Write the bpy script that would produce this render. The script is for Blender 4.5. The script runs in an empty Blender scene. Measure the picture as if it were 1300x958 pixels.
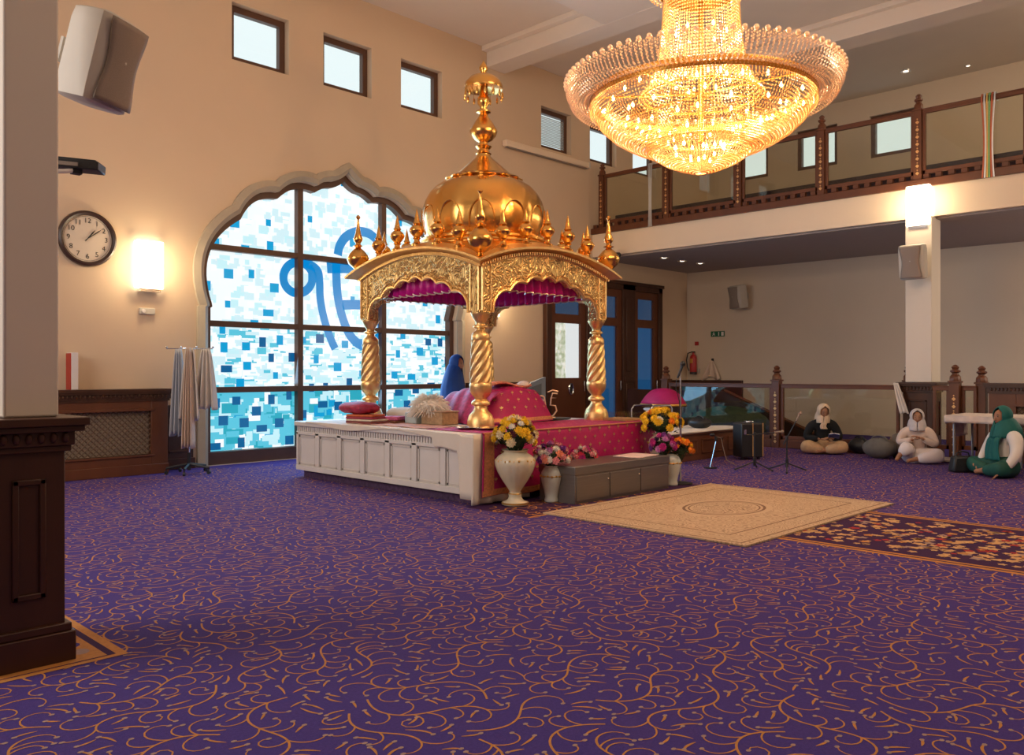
import bpy, bmesh, math, random
from math import pi, sin, cos, sqrt, atan2, radians as R
from mathutils import Vector, Matrix, Euler
import numpy as np
random.seed(7)
scene = bpy.context.scene
COL = scene.collection
# ---------------------------------------------------------------- camera
FPX, CX, HY, EYE = 1065.0, 650.0, 471.0, 1.45
T1 = math.atan(1040/1065.0); SN, CS = sin(T1), cos(T1)
cam = bpy.data.cameras.new('camera'); camo = bpy.data.objects.new('camera', cam); COL.objects.link(camo)
camo.location = (0, 0, EYE); camo.rotation_euler = (R(90), 0, atan2(SN, CS) - pi/2)
cam.sensor_width = 36; cam.lens = 36*FPX/1300; cam.shift_y = -(479-HY)/1300; cam.clip_end = 200
scene.camera = camo
# ---------------------------------------------------------------- colour management, world, lights
scene.view_settings.view_transform = 'Standard'; scene.view_settings.look = 'None'
scene.view_settings.gamma = 1; scene.view_settings.use_curve_mapping = False
scene.view_settings.exposure = 0.0
w = bpy.data.worlds.new('overcast_sky'); scene.world = w; w.use_nodes = True
w.node_tree.nodes['Background'].inputs[0].default_value = (0.86, 0.95, 1.0, 1)
w.node_tree.nodes['Background'].inputs[1].default_value = 1.15
def area(name, loc, tgt, sx, sy, power, col):
    l = bpy.data.lights.new(name, 'AREA'); l.shape = 'RECTANGLE'; l.size = sx; l.size_y = sy; l.energy = power; l.color = col
    o = bpy.data.objects.new(name, l); COL.objects.link(o); o.location = loc
    o.rotation_euler = (Vector(tgt)-Vector(loc)).to_track_quat('-Z', 'Y').to_euler(); return o
def point(name, loc, power, col, r=.1, parent=None):
    l = bpy.data.lights.new(name, 'POINT'); l.energy = power; l.color = col; l.shadow_soft_size = r
    o = bpy.data.objects.new(name, l); COL.objects.link(o); o.location = loc; return o
area('overhead_fill_rear', (2.0, 1.5, 7.8), (4, 4, 0), 5, 5, 60, (1, .80, .60))  # unseen fill under the ceiling, not a fitting of the room
area('overhead_fill_side', (8.5, -.5, 7.8), (10, 4, 0), 5, 3, 330, (1, .78, .58))  # second added overhead fill, out of view to the right
area('rear_fill', (0.5, -5.0, 4.5), (10, 9, 2.5), 5, 3, 25, (1, .9, .8))  # weak added fill behind the camera, no window there
area('left_fill', (-2.8, 7.6, 4.2), (9, 7.2, .8), 4, 4, 330, (1, .93, .86))  # added fill from the left, placed to miss the near pillar's front
area('gallery_fill', (17.4, 1.5, 7.7), (17.4, 5.5, 5.0), 2, 3, 130, (1, .74, .48))  # added fill for the gallery, standing out of view
area('undergallery_fill', (16.8, 1.0, 3.95), (16.5, 5, .5), 2, 4, 200, (1, .80, .60))  # added to brighten the far wall below the gallery
area('window_glow_daylight', (8.45, 12.15, 2.4), (8.0, 4, 0.4), 4.2, 3.6, 260, (.28, .62, 1.0))
# ---------------------------------------------------------------- geometry helpers
def fl(px, py, Z=0.0):
    d = FPX*(EYE-Z)/(py-HY); r = (px-CX)*d/FPX
    return Vector((r*SN+d*CS, -r*CS+d*SN, Z))
def onY(px, py, Y):
    k = (px-CX)/FPX; d = Y/(SN-k*CS); return Vector((k*d*SN+d*CS, Y, EYE-(py-HY)*d/FPX))
def onX(px, py, X):
    k = (px-CX)/FPX; d = X/(k*SN+CS); return Vector((X, -k*d*CS+d*SN, EYE-(py-HY)*d/FPX))
def wmat(o):
    m = Matrix.Identity(4)
    while o is not None:
        m = Matrix.LocRotScale(o.location, o.rotation_euler, o.scale) @ m; o = o.parent
    return m
class MB:
    def __init__(s): s.v = []; s.f = []; s.m = []
    def add(s, vs, fs, mi=0):
        b = len(s.v); s.v += [tuple(x) for x in vs]
        for f in fs: s.f.append(tuple(i+b for i in f)); s.m.append(mi)
        return s
    def box(s, x0, y0, z0, x1, y1, z1, mi=0):
        vs = [(x, y, z) for z in (z0, z1) for y in (y0, y1) for x in (x0, x1)]
        return s.add(vs, [(0,2,3,1),(4,5,7,6),(0,1,5,4),(2,6,7,3),(0,4,6,2),(1,3,7,5)], mi)
    def obox(s, c, size, M=None, mi=0, top=1.0):
        hx, hy, hz = [a/2 for a in size]; c = Vector(c); vs = []
        for z in (-hz, hz):
            t = top if z > 0 else 1
            for y in (-hy, hy):
                for x in (-hx, hx):
                    p = Vector((x*t, y*t, z)); vs.append(c + (M @ p if M else p))
        return s.add(vs, [(0,2,3,1),(4,5,7,6),(0,1,5,4),(2,6,7,3),(0,4,6,2),(1,3,7,5)], mi)
    def tube(s, pts, r, n=8, mi=0, cap=True, flat=1.0):
        pts = [Vector(p) for p in pts]; L = len(pts)
        rs = list(r) if hasattr(r, '__len__') else [r]*L
        vs = []; prev = None
        for i, p in enumerate(pts):
            t = (pts[min(i+1, L-1)]-pts[max(i-1, 0)])
            t = t.normalized() if t.length > 1e-9 else Vector((0,0,1))
            if prev is None:
                a = Vector((0,0,1)) if abs(t.z) < .9 else Vector((1,0,0))
                x = t.cross(a).normalized()
            else:
                x = prev - t*prev.dot(t); x = x.normalized() if x.length > 1e-6 else prev
            prev = x; y = t.cross(x)
            for k in range(n):
                a = 2*pi*k/n; vs.append(p + x*cos(a)*rs[i] + y*sin(a)*rs[i]*flat)
        fs = [(i*n+k, i*n+(k+1)%n, (i+1)*n+(k+1)%n, (i+1)*n+k) for i in range(L-1) for k in range(n)]
        if cap: fs += [tuple(range(n-1, -1, -1)), tuple((L-1)*n+k for k in range(n))]
        return s.add(vs, fs, mi)
    def lathe(s, prof, n=24, c=(0,0,0), mi=0, mod=None, a0=0.0, cap=True):
        c = Vector(c); vs = []
        for (r, z) in prof:
            for k in range(n):
                a = a0 + 2*pi*k/n; q = r*(mod(a, z, r) if mod else 1); vs.append(c+Vector((q*cos(a), q*sin(a), z)))
        L = len(prof)
        fs = [(i*n+k, i*n+(k+1)%n, (i+1)*n+(k+1)%n, (i+1)*n+k) for i in range(L-1) for k in range(n)]
        if cap and prof[0][0] > 1e-5: fs.append(tuple(range(n-1, -1, -1)))
        if cap and prof[-1][0] > 1e-5: fs.append(tuple((L-1)*n+k for k in range(n)))
        return s.add(vs, fs, mi)
    def ell(s, c, r, n=16, m=10, M=None, mi=0, fn=None):
        c = Vector(c); vs = []
        for i in range(m+1):
            b = -pi/2+pi*i/m
            for k in range(n):
                a = 2*pi*k/n; p = Vector((cos(b)*cos(a)*r[0], cos(b)*sin(a)*r[1], sin(b)*r[2]))
                if fn: p = p*fn(a, b)
                vs.append(c+(M @ p if M else p))
        return s.add(vs, [(i*n+k, i*n+(k+1)%n, (i+1)*n+(k+1)%n, (i+1)*n+k) for i in range(m) for k in range(n)], mi)
    def surf(s, fn, nu, nv, mi=0):
        vs = [fn(i/nu, j/nv) for j in range(nv+1) for i in range(nu+1)]
        w_ = nu+1
        return s.add(vs, [(j*w_+i, j*w_+i+1, (j+1)*w_+i+1, (j+1)*w_+i) for j in range(nv) for i in range(nu)], mi)
    def loft(s, A, B, mi=0, closed=False):
        n = len(A); vs = list(A)+list(B); e = n if closed else n-1
        return s.add(vs, [(i, (i+1)%n, n+(i+1)%n, n+i) for i in range(e)], mi)
    def prism(s, outer, holes=(), M=None, t=.1, mi=0):
        cu = bpy.data.curves.new('tmp', 'CURVE'); cu.dimensions = '2D'; cu.fill_mode = 'BOTH'; cu.extrude = t/2
        for poly in [outer]+list(holes):
            sp = cu.splines.new('POLY'); sp.points.add(len(poly)-1)
            for i, p in enumerate(poly): sp.points[i].co = (p[0], p[1], 0, 1)
            sp.use_cyclic_u = True
        o = bpy.data.objects.new('tmp', cu); COL.objects.link(o)
        dg = bpy.context.evaluated_depsgraph_get(); me = bpy.data.meshes.new_from_object(o.evaluated_get(dg))
        M = M or Matrix.Identity(4)
        s.add([M @ v.co for v in me.vertices], [tuple(p.vertices) for p in me.polygons], mi)
        bpy.data.objects.remove(o); bpy.data.curves.remove(cu); bpy.data.meshes.remove(me); return s
    def text(s, txt, size, M, mi=0, ext=.002):
        cu = bpy.data.curves.new('tmp', 'FONT'); cu.body = txt; cu.size = size; cu.extrude = ext; cu.align_x = 'CENTER'; cu.align_y = 'CENTER'
        o = bpy.data.objects.new('tmp', cu); COL.objects.link(o)
        dg = bpy.context.evaluated_depsgraph_get(); me = bpy.data.meshes.new_from_object(o.evaluated_get(dg))
        s.add([M @ v.co for v in me.vertices], [tuple(p.vertices) for p in me.polygons], mi)
        bpy.data.objects.remove(o); bpy.data.curves.remove(cu); bpy.data.meshes.remove(me); return s
    def build(s, name, mat, parent=None, smooth=40, bevel=0, solid=0, label=None, kind=None, weld=False, subd=0):
        me = bpy.data.meshes.new(name); vs = s.v
        if parent is not None:
            Mi = wmat(parent).inverted()
            vs = [tuple(Mi @ Vector(v)) for v in vs]
        me.from_pydata(vs, [], s.f)
        mats = mat if isinstance(mat, (list, tuple)) else [mat]
        for m in mats: me.materials.append(m)
        if len(mats) > 1: me.polygons.foreach_set('material_index', s.m)
        if smooth: me.shade_smooth(); me.set_sharp_from_angle(angle=R(smooth))
        me.update()
        bm = bmesh.new(); bm.from_mesh(me)
        if weld: bmesh.ops.remove_doubles(bm, verts=bm.verts, dist=1e-4)
        bmesh.ops.recalc_face_normals(bm, faces=bm.faces); bm.to_mesh(me); bm.free()
        o = bpy.data.objects.new(name, me); COL.objects.link(o)
        if parent is not None: o.parent = parent
        if solid:
            md = o.modifiers.new('s', 'SOLIDIFY'); md.thickness = solid; md.offset = 0
        if bevel:
            md = o.modifiers.new('b', 'BEVEL'); md.width = bevel; md.segments = 2; md.limit_method = 'ANGLE'; md.angle_limit = R(40)
        if subd:
            md = o.modifiers.new('d', 'SUBSURF'); md.levels = md.render_levels = subd
        if label: o['label'] = label
        if kind: o['kind'] = kind
        return o
def tag(o, label, cat, group=None, kind=None):
    o['label'] = label; o['category'] = cat
    if group: o['group'] = group
    if kind: o['kind'] = kind
    return o
def thing(name, label, cat, loc=(0,0,0), rz=0, group=None):
    o = bpy.data.objects.new(name, None); COL.objects.link(o); o.empty_display_size = .1
    o.location = loc; o.rotation_euler = (0, 0, rz); return tag(o, label, cat, group)
def struct(name, mb, m, parent=None, **k):
    o = mb.build(name, m, parent, **k); 
    if parent is None: o['kind'] = 'structure'
    return o
def copy_tree(o, parent=None):
    c = o.copy(); COL.objects.link(c); c.parent = parent
    for ch in list(o.children): copy_tree(ch, c)
    return c
def skin(name, nodes, edges, mat, parent, sub=2, label=None):
    """nodes: list of (xyz, radius)"""
    me = bpy.data.meshes.new('tmp'); Mi = wmat(parent)
    me.from_pydata([n[0] for n in nodes], edges, [])
    o = bpy.data.objects.new('tmp', me); COL.objects.link(o)
    md = o.modifiers.new('k', 'SKIN'); md.use_smooth_shade = True
    sv = me.skin_vertices[0].data
    for i, n in enumerate(nodes):
        r = n[1]; sv[i].radius = (r, r) if not hasattr(r, '__len__') else r
        sv[i].use_root = (i == 0)
    o.modifiers.new('d', 'SUBSURF').levels = sub
    dg = bpy.context.evaluated_depsgraph_get(); ev = bpy.data.meshes.new_from_object(o.evaluated_get(dg))
    bpy.data.objects.remove(o); bpy.data.meshes.remove(me)
    ev.name = name; ev.materials.clear(); ev.materials.append(mat); ev.shade_smooth()
    r_ = bpy.data.objects.new(name, ev); COL.objects.link(r_); r_.parent = parent
    if label: r_['label'] = label
    return r_
# ---------------------------------------------------------------- materials
def nt(name):
    m = bpy.data.materials.new(name); m.use_nodes = True; t = m.node_tree; return m, t, t.nodes['Principled BSDF']
def mat(name, col, rough=.6, metal=0, var=.12, scale=8, bump=0, bscale=60, em=None, es=0, trans=0, sheen=0, kind='noise', stretch=None, spec=.5, coat=0, bdist=.01):
    m, t, b = nt(name); N, L = t.nodes, t.links
    tc = N.new('ShaderNodeTexCoord'); mp = N.new('ShaderNodeMapping'); L.new(tc.outputs['Object'], mp.inputs[0])
    if stretch: mp.inputs['Scale'].default_value = stretch
    nz = N.new('ShaderNodeTexNoise'); nz.inputs['Scale'].default_value = scale; nz.inputs['Detail'].default_value = 4
    L.new(mp.outputs[0], nz.inputs['Vector'])
    mx = N.new('ShaderNodeMix'); mx.data_type = 'RGBA'
    mx.inputs[6].default_value = (*[c*(1-var) for c in col], 1); mx.inputs[7].default_value = (*[min(1, c*(1+var)) for c in col], 1)
    L.new(nz.outputs['Fac'], mx.inputs[0]); L.new(mx.outputs[2], b.inputs['Base Color'])
    b.inputs['Roughness'].default_value = rough; b.inputs['Metallic'].default_value = metal
    b.inputs['Specular IOR Level'].default_value = spec
    if coat: b.inputs['Coat Weight'].default_value = coat
    if sheen: b.inputs['Sheen Weight'].default_value = sheen
    if em: b.inputs['Emission Color'].default_value = (*em, 1); b.inputs['Emission Strength'].default_value = es
    if bump:
        if kind == 'noise': n2 = N.new('ShaderNodeTexNoise'); n2.inputs['Scale'].default_value = bscale; o_ = n2.outputs['Fac']
        elif kind == 'scroll':
            n2 = N.new('ShaderNodeTexNoise'); n2.inputs['Scale'].default_value = bscale; n2.inputs['Detail'].default_value = 0
            m1 = N.new('ShaderNodeMath'); m1.operation = 'MULTIPLY'; m1.inputs[1].default_value = 34
            m2 = N.new('ShaderNodeMath'); m2.operation = 'SINE'; L.new(n2.outputs['Fac'], m1.inputs[0]); L.new(m1.outputs[0], m2.inputs[0]); o_ = m2.outputs[0]
        else: n2 = N.new('ShaderNodeTexVoronoi'); n2.inputs['Scale'].default_value = bscale; o_ = n2.outputs['Distance']
        L.new(mp.outputs[0], n2.inputs['Vector'])
        bp = N.new('ShaderNodeBump'); bp.inputs['Strength'].default_value = bump; bp.inputs['Distance'].default_value = bdist
        L.new(o_, bp.inputs['Height']); L.new(bp.outputs[0], b.inputs['Normal'])
        if kind == 'scroll':
            # darker base colour in the engraved grooves of the embossed metal
            rp = N.new('ShaderNodeMapRange'); rp.inputs[1].default_value = -1; rp.inputs[2].default_value = .1; L.new(o_, rp.inputs[0])
            m3 = N.new('ShaderNodeMix'); m3.data_type = 'RGBA'; m3.inputs[6].default_value = (*[c*.55 for c in col], 1)
            L.new(rp.outputs[0], m3.inputs[0]); L.new(mx.outputs[2], m3.inputs[7]); L.new(m3.outputs[2], b.inputs['Base Color'])
    return m
def emis(name, col, s):
    m, t, b = nt(name); b.inputs['Base Color'].default_value = (*[c*.12 for c in col], 1)
    b.inputs['Emission Color'].default_value = (*col, 1); b.inputs['Emission Strength'].default_value = s; b.inputs['Roughness'].default_value = .2; return m
def glass(name, tint=(.95, .97, .95), refl=.04):
    m = bpy.data.materials.new(name); m.use_nodes = True; t = m.node_tree; N, L = t.nodes, t.links; N.clear()
    o = N.new('ShaderNodeOutputMaterial'); mx = N.new('ShaderNodeMixShader'); tr = N.new('ShaderNodeBsdfTransparent'); gl = N.new('ShaderNodeBsdfGlossy')
    tr.inputs[0].default_value = (*tint, 1); gl.inputs['Roughness'].default_value = .02; gl.inputs[0].default_value = (1,1,1,1)
    fr = N.new('ShaderNodeLayerWeight'); fr.inputs[0].default_value = .5; pw = N.new('ShaderNodeMath'); pw.operation = 'POWER'; pw.inputs[1].default_value = 4
    L.new(fr.outputs['Facing'], pw.inputs[0]); ad = N.new('ShaderNodeMath'); ad.operation = 'MULTIPLY_ADD'; ad.inputs[1].default_value = .6; ad.inputs[2].default_value = refl
    L.new(pw.outputs[0], ad.inputs[0]); L.new(ad.outputs[0], mx.inputs[0]); L.new(tr.outputs[0], mx.inputs[1]); L.new(gl.outputs[0], mx.inputs[2]); L.new(mx.outputs[0], o.inputs[0]); return m
def crystal(name, col):
    m = bpy.data.materials.new(name); m.use_nodes = True; t = m.node_tree; N, L = t.nodes, t.links; N.clear()
    o = N.new('ShaderNodeOutputMaterial'); a = N.new('ShaderNodeMixShader'); c = N.new('ShaderNodeMixShader')
    tl = N.new('ShaderNodeBsdfTranslucent'); tl.inputs[0].default_value = (*col, 1)
    gl = N.new('ShaderNodeBsdfGlossy'); gl.inputs[0].default_value = (1, .93, .8, 1); gl.inputs['Roughness'].default_value = .18
    df = N.new('ShaderNodeBsdfDiffuse'); df.inputs[0].default_value = (*col, 1)
    a.inputs[0].default_value = .35; L.new(tl.outputs[0], a.inputs[1]); L.new(gl.outputs[0], a.inputs[2])
    c.inputs[0].default_value = .3; L.new(a.outputs[0], c.inputs[1]); L.new(df.outputs[0], c.inputs[2]); L.new(c.outputs[0], o.inputs[0]); return m
M_wall = mat('cream_wall_paint', (.67, .505, .35), .85, var=.05, scale=1.2, bump=.05, bscale=90)
M_wall2 = mat('cream_far_wall_paint', (.66, .55, .43), .85, var=.05, scale=1.0)
M_ceil = mat('ceiling_paint', (.78, .68, .58), .9, var=.03, scale=2)
M_column = mat('ivory_column_paint', (.74, .66, .56), .7, var=.03, scale=2)
M_fascia = mat('ivory_fascia_paint', (.80, .64, .47), .75, var=.03, scale=2)
M_wood = mat('dark_mahogany_wood', (.060, .021, .010), .38, var=.35, scale=5, stretch=(1, 1, .25), bump=.08, bscale=40, spec=.4)
M_wood2 = mat('red_brown_wood', (.125, .040, .016), .38, var=.3, scale=5, stretch=(1, 1, .3), spec=.4)
M_frame = mat('window_timber', (.10, .042, .022), .45, var=.25, scale=6)
M_mould = mat('stone_moulding', (.42, .35, .26), .7, var=.12, scale=8)
M_gold = mat('polished_gold', (.83, .45, .12), .23, 1, var=.12, scale=4, bump=.08, bscale=25)
M_goldrel = mat('embossed_gold', (.95, .66, .28), .42, .9, var=.1, scale=9, bump=.7, bscale=11, kind='scroll', bdist=.012)
M_goldcol = mat('satin_gold_column', (.90, .58, .24), .36, .9, var=.15, scale=14, bump=.35, bscale=70)
M_marble = mat('white_marble', (.74, .70, .65), .35, var=.12, scale=3, bump=.03, bscale=20)
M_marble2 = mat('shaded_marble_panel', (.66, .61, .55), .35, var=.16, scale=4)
M_pink = mat('magenta_brocade', (.42, .002, .11), .6, var=.2, scale=40, bump=.15, bscale=120)
M_gthread = mat('gold_thread', (.62, .38, .16), .4, .5, var=.4, scale=90)
M_mag = mat('magenta_satin', (.60, .004, .28), .4, var=.3, scale=20)
M_sheet = mat('white_cotton_sheet', (.74, .66, .56), .8, var=.08, scale=6, bump=.2, bscale=14)
M_white = mat('white_fabric', (.78, .72, .68), .85, var=.06, scale=10, bump=.15, bscale=25)
M_black = mat('black_plastic', (.015, .015, .017), .45, var=.3, scale=30)
M_chrome = mat('chrome', (.75, .77, .8), .2, 1, var=.05)
M_steel = mat('brushed_grey_steel', (.22, .20, .19), .38, .75, var=.12, scale=3, stretch=(1, 1, 20))
M_plastic = mat('ivory_plastic', (.55, .50, .43), .55, var=.04)
M_grille = mat('speaker_mesh_grille', (.30, .235, .19), .7, var=.15, scale=200, bump=.4, bscale=300)
M_glass = glass('clear_glass'); M_balglass = glass('balustrade_glass', (.88, .88, .82), .035)
M_green = mat('leaf_green', (.02, .045, .012), .6, var=.5, scale=30)
# ---------------------------------------------------------------- the room shell
WY, FX, BX, CZ = 12.25, 19.2, 15.2, 8.0
XL, YB = -4.0, -6.5
# carpet : ground + woven scrolls in one mesh
M_carp = mat('purple_carpet', (.062, .036, .205), .95, var=.25, scale=70, bump=.3, bscale=300, spec=.2)
M_vine = mat('ochre_vine_yarn', (.50, .22, .06), .9, var=.25, scale=40, spec=.2)
M_vine2 = mat('pale_bud_yarn', (.36, .24, .20), .9, var=.2, scale=40, spec=.2)
M_band = mat('dark_plum_yarn', (.045, .012, .060), .92, var=.25, scale=60, spec=.2)
M_gyarn = mat('gold_yarn', (.58, .34, .15), .9, var=.2, scale=40, spec=.2)
M_red = mat('red_yarn', (.36, .03, .03), .9, var=.2, scale=40, spec=.2)
def ribbon(mb, pts, wd, z, mi):
    n = len(pts); A = []; B = []
    for i, p in enumerate(pts):
        q0 = pts[max(0, i-1)]; q1 = pts[min(n-1, i+1)]
        tx, ty = q1[0]-q0[0], q1[1]-q0[1]; l = sqrt(tx*tx+ty*ty) or 1
        w_ = wd[i]/2 if hasattr(wd, '__len__') else wd/2
        A.append((p[0]-ty/l*w_, p[1]+tx/l*w_, z)); B.append((p[0]+ty/l*w_, p[1]-tx/l*w_, z))
    mb.loft(A, B, mi)
def walk(x, y, h, L, kf, n):
    pts = [(x, y)]; ds = L/n
    for i in range(n):
        h += kf(i/n)*ds; x += cos(h)*ds; y += sin(h)*ds; pts.append((x, y))
    return pts, h
TS = 1.6
def tile(seed):
    rr = random.Random(seed); mb = MB(); cell = .02; G = int(TS/cell); occ = {}
    def put(pts):
        for x, y in pts: occ[(int(x/cell) % G, int(y/cell) % G)] = 1
    def free(pts, d):
        k = int(d/cell+.5)
        for x, y in pts:
            cx_, cy_ = int(x//cell), int(y//cell)
            for i in range(-k, k+1):
                for j in range(-k, k+1):
                    if i*i+j*j <= k*k and ((cx_+i) % G, (cy_+j) % G) in occ: return False
        return True
    def bud(e): mb.add([(e[0]+.013*cos(a*pi/3), e[1]+.010*sin(a*pi/3), .0014) for a in range(6)], [(0,1,2,3,4,5)], 2)
    spines = []
    for i in range(500):                      # long scrolling stems that end in a curl
        x, y, h = rr.random()*TS, rr.random()*TS, rr.random()*2*pi; sg = rr.choice((-1, 1)); L = rr.uniform(.6, 1.0)
        pts, _ = walk(x, y, h, L, lambda t: sg*(6.5*sin(2*pi*t*1.0) if t < .55 else -(4+30*(t-.55))), 30)
        dense = [((p[0]+q[0])/2, (p[1]+q[1])/2) for p, q in zip(pts, pts[1:])]+pts
        if not free(dense, .055): continue
        put(dense); ribbon(mb, pts, [.010]*22+[.010-.0007*k for k in range(9)], .0010, 1); bud(pts[-1]); spines.append(pts)
        if len(spines) > 26: break
    for pts in spines:
        for j in range(3, 28, 2):             # side tendrils
            p, q = pts[j], pts[j+1]; hh = atan2(q[1]-p[1], q[0]-p[0])
            for sd in (1, -1):
                kk = sd*rr.uniform(8, 15); c_, _ = walk(p[0], p[1], hh+sd*.6, rr.uniform(.14, .30), lambda t: kk*(.6+1.6*t), 9)
                if not free(c_[3:], .028): continue
                put(c_[2:]); ribbon(mb, c_, [.0085-.0003*t for t in range(10)], .0011, 1); bud(c_[-1])
    for i in range(4000):                     # small comma leaves in what is left
        x, y, h = rr.random()*TS, rr.random()*TS, rr.random()*2*pi; kk = rr.choice((-1, 1))*rr.uniform(7, 16)
        c_, _ = walk(x, y, h, rr.uniform(.06, .13), lambda t: kk*t, 6)
        if not free(c_, .027): continue
        put(c_); ribbon(mb, c_, [.003, .007, .010, .012, .012, .010, .006], .0012, 1); bud(c_[-1])
    return mb
fm = MB(); fm.box(XL, YB, -.2, FX+.3, WY+.3, 0, 0)
tiles = [tile(3)]
def vis_tile(x, y):
    for dx, dy in ((0,0),(TS,0),(0,TS),(TS,TS),(TS/2,TS/2)):
        X, Y = x+dx, y+dy; d = X*CS+Y*SN; r = X*SN-Y*CS
        if d > .9 and abs(r/d) < 1.15: return True
    return False
for ix in range(-1, 11):
    for iy in range(-3, 9):
        x0, y0 = ix*TS-.4, iy*TS-.9
        if x0 > 15.2 or y0 > 11.0 or not vis_tile(x0, y0): continue
        t_ = tiles[0]; b = len(fm.v)
        fm.v += [(v[0]+x0, v[1]+y0, v[2]) for v in t_.v]; fm.f += [tuple(i+b for i in f) for f in t_.f]; fm.m += t_.m
def quad(mb, x0, y0, x1, y1, z, mi): mb.add([(x0,y0,z),(x1,y0,z),(x1,y1,z),(x0,y1,z)], [(0,1,2,3)], mi)
# aisle band running away from the rug
quad(fm, 6.80, -6, 8.80, 5.6, .0020, 3)
for xa in (6.80, 8.68): quad(fm, xa, -6, xa+.05, 5.6, .0026, 1); quad(fm, xa+.08, -6, xa+.12, 5.6, .0026, 1)
rr = random.Random(5)
for i in range(760):
    x, y = rr.uniform(7.02, 8.58), rr.uniform(-1.0, 3.6); a = rr.random()*6; k = rr.choice((5, 5, 5, 5, 5, 5, 1, 2, 4)); s_ = rr.uniform(.022, .05)
    fm.add([(x+s_*(1+.25*cos(5*q*pi/5))*cos(q*pi/5+a), y+s_*(1+.25*cos(5*q*pi/5))*sin(q*pi/5+a), .0028+.0001*(i % 5)) for q in range(10)], [tuple(range(10))], k)
# border round the platform, and the one round the near pillar
for (x0, y0, x1, y1) in ((6.05, 5.66, 9.3, 6.6),):
    quad(fm, x0, y0, x1, y1, .0020, 3)
quad(fm, 6.05, 5.66, 9.3, 5.70, .0030, 1)
for i in range(160):
    x, y = rr.uniform(6.15, 9.2), rr.uniform(5.74, 6.5)
    pts, _ = walk(x, y, rr.random()*6, .2, lambda t: 12, 7); ribbon(fm, pts, .016, .0031, 1)
quad(fm, .6, 4.42, 1.71, 5.9, .0020, 1); quad(fm, .6, 4.46, 1.66, 5.9, .0026, 3); quad(fm, .6, 4.47, 1.62, 5.9, .0030, 1)
for i in range(9):
    y = 4.62+i*.14; fm.add([(1.54+.045*cos(q*pi/5), y+.05*sin(q*pi/5), .0034) for q in range(10)], [tuple(range(10))], 0 if i % 2 else 2)
struct('floor', fm, [M_carp, M_vine, M_vine2, M_band, M_red, M_gyarn], smooth=0)

# ---- window wall, with the multifoil arch hole
Yg = WY
XC = 8.45
def PZ(px, py, Y=WY): p = onY(px, py, Y); return (p.x, p.z)
cusps = [PZ(265, 385), PZ(304, 271), PZ(353.5, 243.5), PZ(402.7, 235.5)]
tip = (XC, PZ(441, 219)[1])
JX, JZ = 5.90, PZ(263, 388)[1]
def arc(a, b, sag, n=10):
    out = []; dx, dz = b[0]-a[0], b[1]-a[1]; l = sqrt(dx*dx+dz*dz); nx, nz = -dz/l, dx/l
    for i in range(1, n+1):
        t = i/n; q = 4*t*(1-t)*sag; out.append((a[0]+dx*t+nx*q, a[1]+dz*t+nz*q))
    return out
left = [(JX, .006), (JX, JZ-.02), (JX+.03, JZ)] + [cusps[0]]
left += arc(cusps[0], cusps[1], .30, 16) + arc(cusps[1], cusps[2], .13, 10) + arc(cusps[2], cusps[3], .11, 10)
left += arc(cusps[3], (cusps[3][0]+(tip[0]-cusps[3][0])*.55, cusps[3][1]+.13), .03, 5) + arc((cusps[3][0]+(tip[0]-cusps[3][0])*.55, cusps[3][1]+.13), tip, -.02, 5)
ARCH = left + [(2*XC-x, z) for x, z in reversed(left[:-1])]
def offset(poly, d):
    out = []; n = len(poly)
    for i, p in enumerate(poly):
        a = poly[max(0, i-2)]; b = poly[min(n-1, i+2)]
        if i < 2 or i > n-3: nx, nz = (-1, 0) if i < 3 else (1, 0)
        else:
            tx, tz = b[0]-a[0], b[1]-a[1]; l = sqrt(tx*tx+tz*tz) or 1; nx, nz = -tz/l, tx/l
        out.append((p[0]+nx*d, p[1]+nz*d))
    return out
SW = [(6.30, 1), (7.96, 1), (9.62, 1), (13.45, 1), (15.12, 1), (16.78, 1)]   # high windows: left edge X
WZ0, WZ1 = 6.31, 7.21
DX0, DX1, DZ = 13.50, 17.88, 3.55
MXZ = Matrix(((1,0,0,0),(0,0,1,0),(0,1,0,0),(0,0,0,1)))                      # (x,z,t) -> x, y, z
def Mxz(y): m = MXZ.copy(); m.translation = (0, y, 0); return m
holes = [ARCH] + [[(x, WZ0), (x+1, WZ0), (x+1, WZ1), (x, WZ1)] for x, _ in SW]
wm = MB().prism([(XL, 0), (FX+1.3, 0), (FX+1.3, CZ+.2), (XL, CZ+.2)], holes, Mxz(WY+.15), .3)
struct('wall_left', wm, M_wall, smooth=0)
def Myz(x): return Matrix(((0,0,1,x),(1,0,0,0),(0,1,0,0),(0,0,0,1)))          # (y,z,t) -> x, y, z
FU = 20.2
FW = [11.50, 9.68, 7.85]                                                     # far wall windows: left edge Y (descending)
holes = [[(y-1.05, 6.50), (y, 6.50), (y, 7.50), (y-1.05, 7.50)] for y in FW]
bw_ = MB().prism([(YB, 4.5), (WY, 4.5), (WY, CZ+.2), (YB, CZ+.2)], holes, Myz(FU+.15), .3); bw_.box(FX, YB, 0, FX+.3, WY, 4.6)
struct('wall_back', bw_, M_wall2, smooth=0)
struct('wall_right', MB().box(XL, YB-.3, 0, FX+1.3, YB, CZ+.2), M_wall)
struct('wall_front', MB().box(XL-.3, YB-.3, 0, XL, WY+.3, CZ+.2), M_wall)
struct('ceiling', MB().box(XL-.3, YB-.3, CZ, FX+1.4, WY+.3, CZ+.25), M_ceil)
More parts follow.
